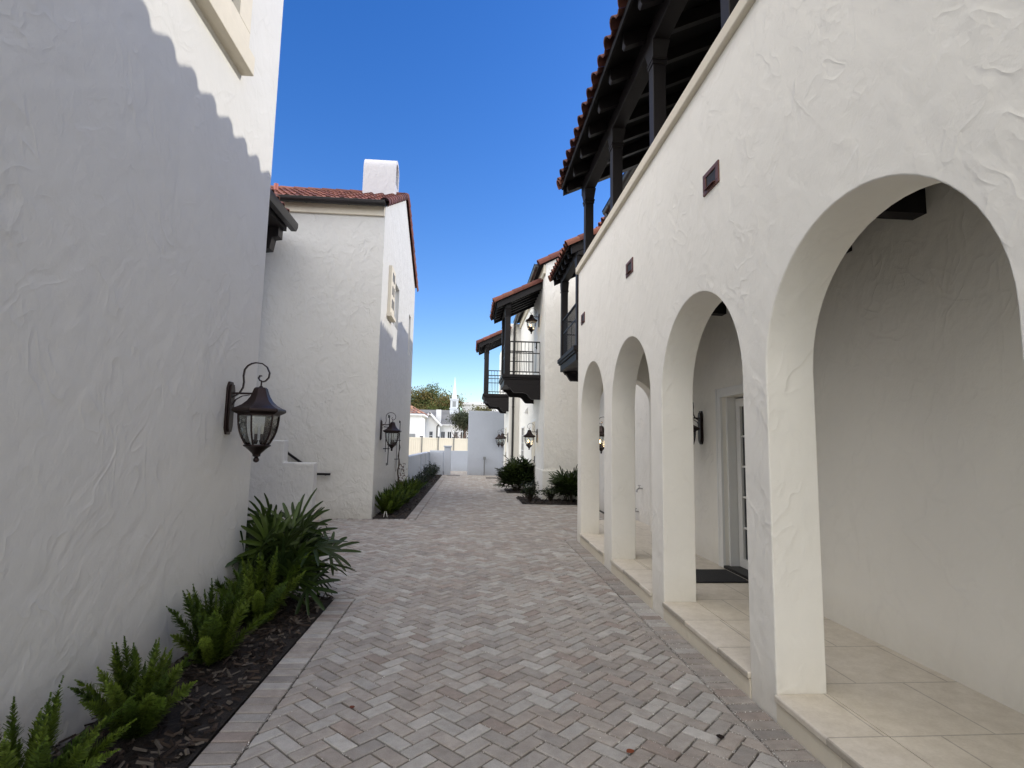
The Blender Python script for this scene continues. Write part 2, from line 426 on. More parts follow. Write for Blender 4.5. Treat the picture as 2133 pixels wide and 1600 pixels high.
def paver(mb, poly, dark=1.0, detail=True):
    if len(poly) < 3 or area(poly) < .0004: return
    s = sum(poly[i][0] * poly[(i + 1) % len(poly)][1] - poly[(i + 1) % len(poly)][0] * poly[i][1] for i in range(len(poly)))
    if s < 0: poly = poly[::-1]
    c = tone(); c = tuple(q * dark for q in c); a = shrink(poly, .0056); b = shrink(a, .005)
    tx, ty, z0 = rnd.gauss(0, .006), rnd.gauss(0, .006), rnd.gauss(0, .0009)
    cx, cy_ = a[0]
    def Z(p, off): return z0 + off + (p[0] - cx) * tx + (p[1] - cy_) * ty
    n = len(a)
    vs = [(p[0], p[1], -.045) for p in a] + [(p[0], p[1], Z(p, -.0045)) for p in a] + [(p[0], p[1], Z(p, 0)) for p in b]
    fs = [tuple(2 * n + k for k in range(n))]
    for k in range(n):
        k2 = (k + 1) % n
        fs.append((n + k, n + k2, 2 * n + k2, 2 * n + k)); fs.append((k, k2, n + k2, n + k))
    mb.mesh(vs, fs, c)
FIELDS = [(-1.118, .6, 1.645, 5.874), (-4.6, 5.874, 1.645, 9.275), (-4.6, 9.275, 3.25, 11.47), (-1.065, 11.47, 3.2, 14.55), (-1.065, 14.55, 2.12, 27.0), (-1.2, 27.0, 1.5, 31)]
def inside(p): return any(f[0] <= p[0] <= f[2] and f[1] <= p[1] <= f[3] for f in FIELDS)
mb = MB(); W = .1; c45 = math.sqrt(.5)
def rot(a, b): return ((a - b) * c45 * W + .03, (a + b) * c45 * W)
for a in range(-40, 270):
    for b in range(-40, 270):
        s = (a - b) % 4
        if s == 0: cell = ((a, b), (a + 2, b), (a + 2, b + 1), (a, b + 1))
        elif s == 3: cell = ((a, b), (a + 1, b), (a + 1, b + 2), (a, b + 2))
        else: continue
        q = [rot(*c) for c in cell]
        cx = sum(p[0] for p in q) / 4; cyy = sum(p[1] for p in q) / 4
        if cx < -5 or cx > 3.6 or cyy < .3 or cyy > 31.3: continue
        ins = [inside(p) for p in q]
        if all(ins): paver(mb, q)
        else:
            for f in FIELDS:
                pc = clip(q, *f)
                if pc: paver(mb, pc)
def course_y(x0, x1, y0, y1, dark=.92):
    y = y0
    while y < y1:
        paver(mb, [(x0, y), (x1, y), (x1, min(y + .103, y1)), (x0, min(y + .103, y1))], dark); y += .103
def course_x(x0, x1, y0, y1, dark=.95):
    x = x0
    while x < x1:
        paver(mb, [(x, y0), (min(x + .103, x1), y0), (min(x + .103, x1), y1), (x, y1)], dark); x += .103
course_y(-1.33, -1.12, .6, 5.87)
course_y(1.648, 1.852, .4, 9.27, .88)
course_y(-1.28, -1.068, 11.69, 27.0)
course_x(-4.6, -1.07, 11.475, 11.66)
course_y(-2.04, -1.79, 8.2, 8.92)
struct(mb.build('paved_lane', M['paver'], sharp=20))

def bed(name, x0, y0, x1, y1, z=.006, h=.035):
    m = MB(); nx = max(3, int((x1 - x0) / .07)); ny = max(3, int((y1 - y0) / .07)); vs = []; fs = []
    for j in range(ny + 1):
        for i in range(nx + 1):
            e = 0 if i in (0, nx) or j in (0, ny) else 1
            vs.append((x0 + (x1 - x0) * i / nx, y0 + (y1 - y0) * j / ny, z + e * rnd.uniform(0, h)))
    for j in range(ny):
        for i in range(nx): a = j * (nx + 1) + i; fs.append((a, a + 1, a + nx + 2, a + nx + 1))
    m.mesh(vs, fs); return struct(m.build(name, M['mulch']))
BEDS = [(XL + .01, .6, -1.332, 5.86), (-3.3, 8.2, -2.045, 8.95), (XB + .01, 11.70, -1.285, 26.9), (1.45, 14.57, 3.3, 15.75), (1.42, 15.75, 2.12, 16.4), (1.25, 17.75, 2.15, 19.4)]
for bd in BEDS: bed('planting_bed', *bd)
mb = MB()
for (x0, y0, x1, y1), n in zip(BEDS, (1500, 250, 900, 300, 80, 120)):
    for k in range(n):
        x, y = rnd.uniform(x0 + .01, x1 - .01), rnd.uniform(y0, y1); l = rnd.uniform(.012, .045); wd = rnd.uniform(.006, .016)
        mt = Matrix.Translation((x, y, .035 + rnd.uniform(-.01, .012))) @ Euler((rnd.uniform(-.5, .5), rnd.uniform(-.5, .5), rnd.uniform(0, 6.3))).to_matrix().to_4x4()
        t = rnd.choice(((.03, .022, .018), (.015, .011, .009), (.06, .045, .035), (.10, .085, .07)))
        mb.mesh([mt @ Vector(p) for p in ((-l, -wd, 0), (l, -wd * .7, 0), (l * .9, wd, 0), (-l, wd * .8, 0), (-l, 0, .008), (l, 0, .008))],
                [(0, 1, 5, 4), (3, 4, 5, 2), (0, 4, 3), (1, 2, 5)], t)
o = mb.build('bark_mulch', M['chip']); o['kind'] = 'stuff'; o['label'] = 'dark bark mulch chips covering the planting beds'
# pale grit swept into the joints
mb = MB()
for k in range(9500):
    y = 2.2 + 7.0 * rnd.random() ** 1.7
    q = rnd.random()
    if q < .16:      # along the arcade course
        x = rnd.choice((1.6465 + rnd.gauss(0, .003), 1.853 - abs(rnd.gauss(0, .006))))
    elif q < .26:    # joints of the arcade course
        x = rnd.uniform(1.65, 1.85); y = .4 + .103 * round((y - .4) / .103) + rnd.gauss(0, .003)
    elif q < .30: x = -1.119 + rnd.gauss(0, .004)
    else:
        x = rnd.uniform(-1.1, 1.64) if rnd.random() < .5 else 1.64 - abs(rnd.gauss(0, .8))
        a = ((x - .03) + y) / (2 * c45 * W); b = (y - (x - .03)) / (2 * c45 * W)
        # snap to the nearest grid line so that it lies in a joint
        if rnd.random() < .5: a = round(a) + rnd.gauss(0, .035)
        else: b = round(b) + rnd.gauss(0, .035)
        x, y = rot(a, b)
        if x > 1.64 or x < -1.11: continue
    s = rnd.uniform(.0012, .0034) * (1.5 if rnd.random() < .12 else 1); z = -.004 + s * .2; k_ = rnd.uniform(.38, .74)
    mb.mesh([(x - s, y, z), (x, y - s, z), (x + s, y, z), (x, y + s, z), (x, y, z + s * 1.6), ], [(0, 1, 4), (1, 2, 4), (2, 3, 4), (3, 0, 4)], (k_, k_ * .96, k_ * .9))
o = mb.build('joint_grit', M['grit'], sharp=180); o['kind'] = 'stuff'; o['label'] = 'pale grit lying in the paver joints'

# ------------------------------------------------------------------ roof tiles
TK = 1.0
def tile_col():
    k = rnd.uniform(.72, 1.2) * TK; c = rnd.choice(((.235, .088, .060), (.20, .072, .052), (.26, .105, .070), (.165, .060, .048)))
    return (c[0] * k * .85, c[1] * k * .85, c[2] * k * .85)
def roof_tiles(mb, O, U, V, nu, nv, pitch=.29, expo=.38, hgt=.075):
    O, U, V = Vector(O), Vector(U).normalized(), Vector(V).normalized(); N = U.cross(V)
    if N.z < 0: N = -N
    prof = []
    for k in range(9):
        t = k / 8
        if t <= .64: a = math.pi * t / .64; prof.append((t, .02 + hgt * math.sin(a) ** .8 if 0 < a < math.pi - 1e-6 else .02))
        else: a = math.pi * (t - .64) / .36; prof.append((t, .02 - .016 * math.sin(a)))
    prof = [(0, .02), (.05, .055), (.14, .082), (.25, .095), (.36, .095), (.47, .082), (.56, .055), (.62, .02), (.81, .006), (1, .02)]
    for j in range(nv):
        for i in range(nu):
            c = tile_col(); dl = rnd.uniform(-.008, .008)
            lo = [O + U * ((i + t) * pitch) + V * (j * expo + dl) + N * (h + .028) for t, h in prof]
            hi = [O + U * ((i + t) * pitch) + V * (j * expo + expo + .03) + N * h for t, h in prof]
            lb = [p - N * .018 + V * .002 for p in lo]
            n = len(prof); vs = lo + hi + lb
            fs = [(k, k + 1, n + k + 1, n + k) for k in range(n - 1)] + [(2 * n + k, 2 * n + k + 1, k + 1, k) for k in range(n - 1)]
            mb.mesh(vs, fs, c)
def rake_tiles(mb, p, q, side, r=.11, expo=.36, a0=-.35, a1=3.3):
    """barrel tiles lapped along the sloping gable edge p (low) to q (high); side points outwards"""
    p, q, side = Vector(p), Vector(q), Vector(side).normalized(); d = (q - p); L = d.length; d.normalize(); N = side.cross(d)
    if N.z < 0: N = -N
    n = int(math.ceil(L / expo)); ex = L / n
    for k in range(n):
        c = tile_col(); vs = []
        for rr_, t in ((r * 1.08, k * ex - .01), (r * .9, (k + 1) * ex + .04)):
            for th in (0, .014):
                for s in range(9):
                    a = a0 + (a1 - a0) * s / 8; vs.append(p + d * t + side * (math.cos(a) * (rr_ - th)) + N * (math.sin(a) * (rr_ - th)))
        fs = [(s, s + 1, 18 + s + 1, 18 + s) for s in range(8)] + [(9 + s, 27 + s, 28 + s, 10 + s) for s in range(8)] + [(s, 9 + s, 10 + s, s + 1) for s in range(8)]
        mb.mesh(vs, fs, c)

def gutter(mb, p, q, r=.065, out=(1, 0, 0)):
    """half round gutter with rolled front lip, straps and end caps"""
    p, q, out = Vector(p), Vector(q), Vector(out); d = (q - p).normalized(); up = Vector((0, 0, 1))
    pr = [(-r, .02), (-r, -.01)] + [(r * math.cos(a), -.01 + r * math.sin(a)) for a in [math.pi + math.pi * k / 8 for k in range(1, 9)]] + [(r, .015), (r + .012, .02), (r + .012, .005)]
    vs = []; n = len(pr)
    for e in (p, q):
        for a, b in pr: vs.append(e + out * a + up * b)
    fs = [(k, k + 1, n + k + 1, n + k) for k in range(n - 1)] + [tuple(range(n)), tuple(range(2 * n - 1, n - 1, -1))]
    mb.mesh(vs, fs)
    L = (q - p).length; k = .35
    while k < L:
        c = p + d * k
        mb.strip([c + out * a * 1.06 + up * b * 1.06 for a, b in pr[1:-2]], .03, .006, d); k += .9

# ------------------------------------------------------------------ windows and doors
def lite_window(parent, axis_x, y0, y1, z0, z1, outx, cols, rows, mat_frame, fw=.06, depth=.05, label=None):
    """window in a wall of constant x; outx = +1 when the outside is +x"""
    m = MB(); x0 = axis_x; x1 = axis_x + outx * depth
    m.box(x0, y0, z0, x1, y0 + fw, z1); m.box(x0, y1 - fw, z0, x1, y1, z1)
    m.box(x0, y0 + fw, z0, x1, y1 - fw, z0 + fw); m.box(x0, y0 + fw, z1 - fw, x1, y1 - fw, z1)
    xm = axis_x + outx * depth * .75
    for k in range(1, cols):
        y = y0 + fw + (y1 - y0 - 2 * fw) * k / cols; m.box(x0, y - .012, z0 + fw, xm, y + .012, z1 - fw)
    for k in range(1, rows):
        z = z0 + fw + (z1 - z0 - 2 * fw) * k / rows; m.box(x0, y0 + fw, z - .012, xm - outx * .003, y1 - fw, z + .012)
    f = m.build('window', mat_frame, parent, label)
    m = MB(); xp = axis_x + outx * depth * .35; m.face([(xp, y0 + fw, z0 + fw), (xp, y1 - fw, z0 + fw), (xp, y1 - fw, z1 - fw), (xp, y0 + fw, z1 - fw)])
    m.build('pane', M['pane'], f)
    return f

def wall_with_holes_x(m, xa, xb, y0, y1, z0, z1, holes):
    """slab between x=xa (outer) and xb, holes = [(y0,y1,z0,z1)]"""
    ys = sorted({y0, y1, *[h[0] for h in holes], *[h[1] for h in holes]}); zs = sorted({z0, z1, *[h[2] for h in holes], *[h[3] for h in holes]})
    def hole(i, j):
        if i < 0 or j < 0 or i >= len(ys) - 1 or j >= len(zs) - 1: return True
        yc, zc = (ys[i] + ys[i + 1]) / 2, (zs[j] + zs[j + 1]) / 2
        return any(h[0] < yc < h[1] and h[2] < zc < h[3] for h in holes)
    for i in range(len(ys) - 1):
        for j in range(len(zs) - 1):
            if hole(i, j): continue
            a, b, c, d = ys[i], ys[i + 1], zs[j], zs[j + 1]
            m.face([(xa, a, c), (xa, b, c), (xa, b, d), (xa, a, d)]); m.face([(xb, a, c), (xb, a, d), (xb, b, d), (xb, b, c)])
            if hole(i - 1, j): m.face([(xa, a, c), (xa, a, d), (xb, a, d), (xb, a, c)])
            if hole(i + 1, j): m.face([(xa, b, c), (xb, b, c), (xb, b, d), (xa, b, d)])
            if hole(i, j - 1): m.face([(xa, a, c), (xb, a, c), (xb, b, c), (xa, b, c)])
            if hole(i, j + 1): m.face([(xa, a, d), (xa, b, d), (xb, b, d), (xb, a, d)])

# ------------------------------------------------------------------ near left house
t = thing('townhouse', 'tall white stucco house at the left edge with the big lantern on its wall', 'house', (XL - 2, 3, 0))
m = MB(); WIN = (2.9, 4.36, 5.13, 6.75)
wall_with_holes_x(m, XL, XL - .3, -4, 5.40, -.1, 8.6, [WIN])
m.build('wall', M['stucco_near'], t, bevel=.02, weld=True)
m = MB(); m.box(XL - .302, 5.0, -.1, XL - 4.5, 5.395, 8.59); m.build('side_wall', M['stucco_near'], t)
m = MB(); a = .22; x1 = XL + .045
y0, y1, z0, z1 = WIN
m.box(XL - .05, y1, z0, x1, y1 + a, z1 + a); m.box(XL - .05, y0 - a, z0, x1, y0, z1 + a); m.box(XL - .05, y0, z1, x1, y1, z1 + a)
m.box(XL - .05, y0 - a, z0 - .22, x1, y1 + a, z0)
sf = m.build('window_surround', M['cream'], t, bevel=.006)
m = MB(); m.box(XL - .05, y0 - a - .04, z0 - .40, x1 + .06, y1 + a - .004, z0 - .222); m.build('sill', M['cream'], sf, bevel=.01)
lite_window(t, XL - .25, y0, y1, z0, z1, 1, 3, 4, M['white_paint'])
m = MB(); m.box(XL - .32, y0 - .1, z0 - .1, XL - .31, y1 + .1, z1 + .1); m.build('blackout_panel', M['dark'], t)

# ------------------------------------------------------------------ left gabled house
LB0, LB1, LBR = 11.66, 18.22, 14.95
ZE, ZR = 6.74, 8.42
t = thing('townhouse', 'white gabled house with red tile roof and arched chimney, steps at its front', 'house', (XB - 2, 14, 0))
LBH = t
WA = (12.50, 13.09, 4.56, 5.66); WB = (13.30, 14.40, 4.52, 5.62); WC = (16.8, 17.3, 4.3, 5.56)
XW = XB - 6.5
m = MB()
# gable wall with window openings, then the top triangle, front and back walls
wall_with_holes_x(m, XB, XB - .28, LB0, LB1, -.1, ZE, [WB, WC])
m.face([(XB, LB0, ZE), (XB, LB1, ZE), (XB, LBR, ZR)])
m.face([(XW, LB0, -.1), (XB - .28, LB0, -.1), (XB - .28, LB0, ZE), (XW, LB0, ZE)])
m.face([(XW, LB1, -.1), (XW, LB1, ZE), (XB - .28, LB1, ZE), (XB - .28, LB1, -.1)])
m.face([(XW, LB0, -.1), (XW, LB0, ZE), (XW, LBR, ZR), (XW, LB1, ZE), (XW, LB1, -.1)])
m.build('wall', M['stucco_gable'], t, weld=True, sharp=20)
sl = (ZR - ZE) / (LBR - LB0)
m = MB(); m.box(XW, LB0 - .055, ZE - .24, XB - .01, LB0 - .001, ZE - .02); m.build('eave_band', M['cream'], t, bevel=.012)
m = MB()
dv = Vector((0, 1, sl)).normalized(); dv2 = Vector((0, -1, (ZR - ZE) / (LB1 - LBR))).normalized()
nv = int((LBR - LB0 + .12) / dv.y / .38) + 1
roof_tiles(m, (XW, LB0 - .14, ZE - .02), (1, 0, 0), dv, 22, nv)
nv2 = int((LB1 - LBR + .1) / -dv2.y / .38) + 1
roof_tiles(m, (XW, LB1 + .12, ZE - .02), (1, 0, 0), dv2, 22, nv2)
m2 = m
rf = m.build('roof', M['tile'], t)
m = MB(); m.mesh([(XW, LB0 - .1, ZE - .02), (XB - .01, LB0 - .1, ZE - .02), (XB - .01, LBR, ZR - .02), (XW, LBR, ZR - .02), (XB - .01, LB1 + .1, ZE - .02), (XW, LB1 + .1, ZE - .02)], [(0, 1, 2, 3), (3, 2, 4, 5)])
m.build('roof_deck', M['wood_deck'], rf)
for ye in (LB0 - .14, LB1 + .14):
    m = MB(); rake_tiles(m, (XB + .0, ye, ZE + .03), (XB + .0, LBR, ZR + .10), (1, 0, 0), .105, .36, -.9); m.build('rake_tiles', M['tile'], t)
m = MB(); rake_tiles(m, (XW, LBR, ZR + .08), (XB - .02, LBR, ZR + .08), (0, 1, 0), .12, .4, -.1, 3.25); m.build('ridge_tiles', M['tile'], t)
m = MB(); gutter(m, (XW, LB0 - .20, ZE + .0), (XB + .03, LB0 - .20, ZE + .0), .075, (0, -1, 0)); m.build('gutter', M['bronze'], t)
# chimney with vaulted cap, its open arch faces the lane
m = MB(); CX0, CX1, CY0, CY1 = -3.12, -2.24, 14.55, 15.25; cz = 9.14; rad = (CY1 - CY0) / 2; cyc = (CY0 + CY1) / 2; th = .09
def archp(r): return [(cyc - r * math.cos(a), cz + r * math.sin(a)) for a in [math.pi * k / 14 for k in range(15)]]
oa = archp(rad); ia = archp(rad - th)
prof = [(CY0, 8.1)] + oa + [(CY1, 8.1)] + [(CY1 - th, 8.55)] + ia[::-1] + [(CY0 + th, 8.55)]
# shell as quads between outer and inner arch
m.prism([(CY0, 8.1), (CY1, 8.1), (CY1, 8.72), (CY0, 8.72)], 'x', CX0, CX1)
def shell(mm, o_, i_, xa, xb):
    for k in range(len(o_) - 1):
        (a, b), (c, d), (e, f), (g_, h) = o_[k], o_[k + 1], i_[k + 1], i_[k]
        mm.face([(xa, a, b), (xa, c, d), (xb, c, d), (xb, a, b)]); mm.face([(xa, g_, h), (xb, g_, h), (xb, e, f), (xa, e, f)])
        mm.face([(xb, a, b), (xb, c, d), (xb, e, f), (xb, g_, h)]); mm.face([(xa, a, b), (xa, g_, h), (xa, e, f), (xa, c, d)])
oo = [(CY0, 8.72)] + oa + [(CY1, 8.72)]; ii = [(CY0 + th, 8.72)] + ia + [(CY1 - th, 8.72)]
shell(m, oo, ii, CX0, CX1)
ch = m.build('chimney', M['stucco_chimney'], t, weld=True, bevel=.008)
m = MB(); m.lathe([(.055, 7.55), (.055, 8.02), (.045, 8.02), (.045, 7.9)], (-5.05, 13.55, 0), 14); m.build('vent_pipe', M['red_pipe'], t)
# windows on the lane side: raised decorative frame with small lights, casement window, far window
m = MB(); y0, y1, z0, z1 = WA; x1 = XB + .075
m.box(XB - .02, y0 - .0, z0, x1, y1 + .05, z1 + .03)
for i in range(2):
    for j in range(3): pass
gs = m.build('shutter', M['cream'], t, bevel=.006, label='cream panel with small square openings beside the casement window')
for i in range(2):
    for j in range(3):
        m = MB(); ya = y0 + .17 + i * .20; za = z0 + .16 + j * .32
        m.box(x1 - .02, ya, za, x1 + .003, ya + .12, za + .21); m.build('opening', M['dark'], gs)
m = MB(); m.box(XB - .02, y0 - .05, z0 - .09, x1 + .04, y1 + .08, z0 - .002); m.build('panel_sill', M['cream'], gs, bevel=.008)
lite_window(t, XB - .16, *WB, 1, 2, 4, M['white_paint'], .07, .08)
lite_window(t, XB - .16, *WC, 1, 1, 4, M['white_paint'], .07, .08)
# hand rail on its front wall
HR = M['iron']

# ------------------------------------------------------------------ courtyard steps and recessed wing
t = thing('garden_stair', 'stepped white stucco stair wall in the courtyard behind the palm', 'stair', (-3.6, 10.6, 0))
m = MB(); Y0s, Y1s = 10.38, 10.62
m.prism([(-6, -.1), (-2.845, -.1), (-2.845, 1.175), (-3.40, 1.175), (-3.40, 1.58), (-6, 1.58)], 'y', Y0s, Y1s); m.build('stair_wall', M['stucco_gable'], t, bevel=.025, seg=3)
m = MB()
for k in range(6): m.box(-3.0 - .3 * k, Y1s + .002, 0, -3.0 - .3 * (k + 1), LB0 - .012, .17 * (k + 1))
m.build('steps', M['travertine'], t)
t = thing('handrail', 'short black handrail fixed to the white wall over the courtyard steps', 'handrail', (-3.2, 11.58, .9))
m = MB(); yh = LB0 - .075
m.bar((-2.84, yh, .90), (-3.12, yh, .90), .045, .045); m.bar((-3.12, yh, .905), (-3.85, yh, 1.41), .045, .045)
m.build('rail', HR, t)
m = MB(); m.box(-2.95, yh, .87, -2.93, LB0, .885); m.build('bracket', HR, t)
m = MB(); m.box(-3.5, yh, 1.12, -3.48, LB0, 1.135); m.build('bracket', HR, t)
t = thing('courtyard_wing', 'recessed courtyard wing with dark bracketed eave above the stairs', 'house wing', (-5, 8.5, 0))
m = MB(); m.box(-4.55, 5.41, -.1, -6, LB0 - .01, 6.1); m.build('wall', M['stucco'], t)
m = MB(); ez = 5.98; m.mesh([(-3.78, 5.42, ez + .06), (-3.78, 11.1, ez + .06), (-6.2, 11.1, ez + 1.15), (-6.2, 5.42, ez + 1.15), (-3.78, 5.42, ez), (-3.78, 11.1, ez), (-6.2, 11.1, ez + 1.09), (-6.2, 5.42, ez + 1.09)],
             [(0, 1, 2, 3), (4, 7, 6, 5), (0, 4, 5, 1), (1, 5, 6, 2), (3, 2, 6, 7), (0, 3, 7, 4)])
rf = m.build('roof', M['wood'], t)
m = MB(); roof_tiles(m, (-3.76, 5.42, ez + .075), (0, 1, 0), (-1, 0, .45), 19, 6); m.build('tiles', M['tile'], rf)
m = MB(); m.prism([(-3.80, ez + .06), (-3.66, ez + .06), (-3.66, ez - .02), (-3.69, ez - .1), (-3.80, ez - .1)], 'y', 5.42, 11.16); m.build('gutter', M['bronze'], t)
m = MB(); m.box(-3.84, 5.42, ez - .16, -4.55, 11.02, ez - .005); m.build('soffit_beam', M['wood'], t)
for yy in (11.0, 9.4, 7.8):
    m = MB(); m.prism([(-4.55, ez - .165), (-3.9, ez - .165), (-3.9, ez - .36), (-4.02, ez - .38), (-4.06, ez - .62), (-4.55, ez - .70)], 'y', yy - .24, yy); m.build('bracket', M['wood'], t, bevel=.01)

# ------------------------------------------------------------------ arcade house on the right
t = thing('arcade_house', 'white arcaded house with round arches, parapet terrace and dark timber porch roof', 'house', (XA + 1.2, 4, 0))
AH = t
XI = XA + .315; XBK = 3.12; FZ = .155
PIERS = [(9.0, 9.275), (7.03, 7.43), (5.147, 5.48), (3.265, 3.57), (1.35, 1.68), (-.57, -.24), (-2.5, -2.16)]
ZT = 4.62
m = MB()
def vq(a, b, c, d): m.face([a, b, c, d])
NS = 28
for k, (pa, pb) in enumerate(PIERS):
    ya0 = PIERS[k][0]; ya1 = PIERS[k][1]
    for X, fl in ((XA, 1), (XI, -1)):
        ymid = (ya0 + ya1) / 2
        vq((X, ya0, -.1), (X, ymid, -.1), (X, ymid, 2.09), (X, ya0, 2.09)); vq((X, ymid, -.1), (X, ya1, -.1), (X, ya1, 2.09), (X, ymid, 2.09))
        if k == 0: vq((X, ymid, 2.09), (X, ya1, 2.09), (X, ya1, ZT), (X, ymid, ZT))
    # jamb faces of this pier
    for yj in (ya0, ya1): vq((XA, yj, -.1), (XI, yj, -.1), (XI, yj, 2.09), (XA, yj, 2.09))
for k in range(len(PIERS) - 1):
    a1 = PIERS[k][0]; a0 = PIERS[k + 1][1]; c = (a0 + a1) / 2; r = (a1 - a0) / 2
    pts = [(c + r * math.cos(math.pi * s / NS), 2.09 + .79 * math.sin(math.pi * s / NS)) for s in range(NS + 1)]
    ho, hi_ = sum(PIERS[k]) / 2, sum(PIERS[k + 1]) / 2
    for X in (XA, XI):
        m.face([(X, a1, 2.09), (X, ho, 2.09), (X, ho, ZT)]); m.face([(X, a0, 2.09), (X, hi_, 2.09), (X, hi_, ZT)])
    for s in range(NS):
        (ya, za), (yb, zb) = pts[s], pts[s + 1]
        for X in (XA, XI): vq((X, ya, za), (X, yb, zb), (X, ho + (hi_ - ho) * (s + 1) / NS, ZT), (X, ho + (hi_ - ho) * s / NS, ZT))
        vq((XA, ya, za), (XI, ya, za), (XI, yb, zb), (XA, yb, zb))
vq((XA, 9.275, 2.09), (XI, 9.275, 2.09), (XI, 9.275, ZT), (XA, 9.275, ZT))
m.build('arcade_wall', M['stucco_arc'], t, bevel=.022, weld=True, seg=3, sharp=50, flat=True)
# end wall with its own arch (constant y)
m = MB(); YE0, YE1 = 8.98, 9.27; xa, xb = XI + .001, XBK; xc = (xa + xb) / 2; rx = (xb - xa) / 2 - .001
pts = [(xc + rx * math.cos(math.pi * s / 20), 2.30 + .43 * math.sin(math.pi * s / 20)) for s in range(21)]
for s in range(20):
    (x0, z0), (x1, z1) = pts[s], pts[s + 1]
    for Y in (YE0, YE1): m.face([(x0, Y, z0), (x1, Y, z1), (x1, Y, ZT), (x0, Y, ZT)])
    m.face([(x0, YE0, z0), (x0, YE1, z0), (x1, YE1, z1), (x1, YE0, z1)])
m.build('end_arch', M['stucco_arc'], t, weld=True, bevel=.015)
# parapet coping
m = MB(); m.box(XA - .048, -2.6, ZT + .002, XI + .05, 9.33, ZT + .125); m.build('coping', M['cream'], t, bevel=.018, seg=3)
# floor slab with nosing, riser below
for k in range(len(PIERS) - 1):
    a1 = PIERS[k][0]; a0 = PIERS[k + 1][1]
    m = MB(); m.box(XA - .022, a0 + .001, FZ - .045, XI, a1 - .001, FZ)
    sl_ = m.build('step_slab', M['travertine'], t, bevel=.012, seg=3)
    m = MB(); m.box(XA - .006, a0 + .001, -.05, XI, (a0 + a1) / 2 + .22, FZ - .047); m.box(XA - .007, (a0 + a1) / 2 + .223, -.05, XI, a1 - .001, FZ - .047); m.build('riser', M['cream'], sl_, bevel=.003)
m = MB(); m.box(XI + .001, -2.6, -.05, XBK + .3, 10.6, FZ - .002); m.build('porch_floor', M['travertine'], t)
# back wall with door opening
DY0, DY1, DZ = 5.35, 6.53, 2.22
m = MB(); wall_with_holes_x(m, XBK, XBK + .32, -2.6, 9.275, -.1, 7.0, [(DY0, DY1, -.1, DZ)])
m.build('back_wall', M['stucco_porch'], t, weld=True, bevel=.01)
m = MB(); m.box(XBK + .34, DY0 - .3, 0, XBK + .36, DY1 + .3, 2.6); m.build('dark_room', M['dark'], t)
m = MB(); cw = .11
m.box(XBK - .022, DY1, FZ, XBK + .01, DY1 + cw, DZ + cw); m.box(XBK - .022, DY0 - cw, FZ, XBK + .01, DY0, DZ + cw); m.box(XBK - .022, DY0, DZ, XBK + .01, DY1, DZ + cw)
m.box(XBK - .03, DY1 + cw - .025, FZ, XBK - .0225, DY1 + cw, DZ + cw); m.box(XBK + .05, DY1 - .04, FZ, XBK + .24, DY1 - .001, DZ); m.box(XBK + .05, DY0 + .001, FZ, XBK + .24, DY0 + .04, DZ)
m.build('door_casing', M['white_paint'], t, bevel=.004)
m = MB(); m.box(XBK - .02, DY0, FZ - .001, XBK + .28, DY1, FZ + .03); m.build('threshold', M['iron'], t)
d = lite_window(t, XBK + .20, DY0 + .045, DY1 - .05, FZ + .035, DZ - .02, -1, 2, 5, M['white_paint'], .1, .045); d.name = 'glazed_door'
m = MB(); m.tube([(XBK + .16, DY0 + .12, 1.12), (XBK + .10, DY0 + .12, 1.12), (XBK + .10, DY0 + .22, 1.12)], .011); m.build('handle', M['iron'], d)
# ceiling and beams
m = MB(); m.box(XI + .001, -2.6, 3.42, XBK - .001, 8.979, 3.5); m.build('ceiling', M['wood_deck'], t)
for k in range(15):
    y = -1.8 + .74 * k
    if y > 8.8: break
    m = MB(); m.box(XI + .002, y, 3.24, XBK - .002, y + .12, 3.418); m.build('ceiling_beam', M['wood'], t)
# scuppers
for y in (8.86, 6.18, 3.97, 1.95):
    m = MB(); z = 3.715; a, b = .138, .088
    m.box(XA - .012, y - a, z - b, XA + .03, y + a, z - b + .035); m.box(XA - .012, y - a, z + b - .035, XA + .03, y + a, z + b)
    m.box(XA - .012, y - a, z - b + .035, XA + .03, y - a + .05, z + b - .035); m.box(XA - .012, y + a - .05, z - b + .035, XA + .03, y + a, z + b - .035)
    s = m.build('scupper', M['copper'], t, bevel=.003)
    m = MB(); m.box(XA - .003, y - a + .05, z - b + .035, XA - .001, y + a - .05, z + b - .035); m.build('opening', M['dark'], s)
    m = MB(); m.mesh([(XA - .004, y - a + .052, z - b + .036), (XA - .004, y + a - .052, z - b + .036), (XA - .035, y + a - .06, z - b + .022), (XA - .035, y - a + .06, z - b + .022),
                      (XA - .004, y - a + .052, z - b + .04), (XA - .004, y + a - .052, z - b + .04), (XA - .035, y + a - .06, z - b + .026), (XA - .035, y - a + .06, z - b + .026)],
                     [(0, 1, 2, 3), (7, 6, 5, 4), (0, 3, 7, 4), (1, 5, 6, 2), (3, 2, 6, 7)]); m.build('lip', M['copper'], s)
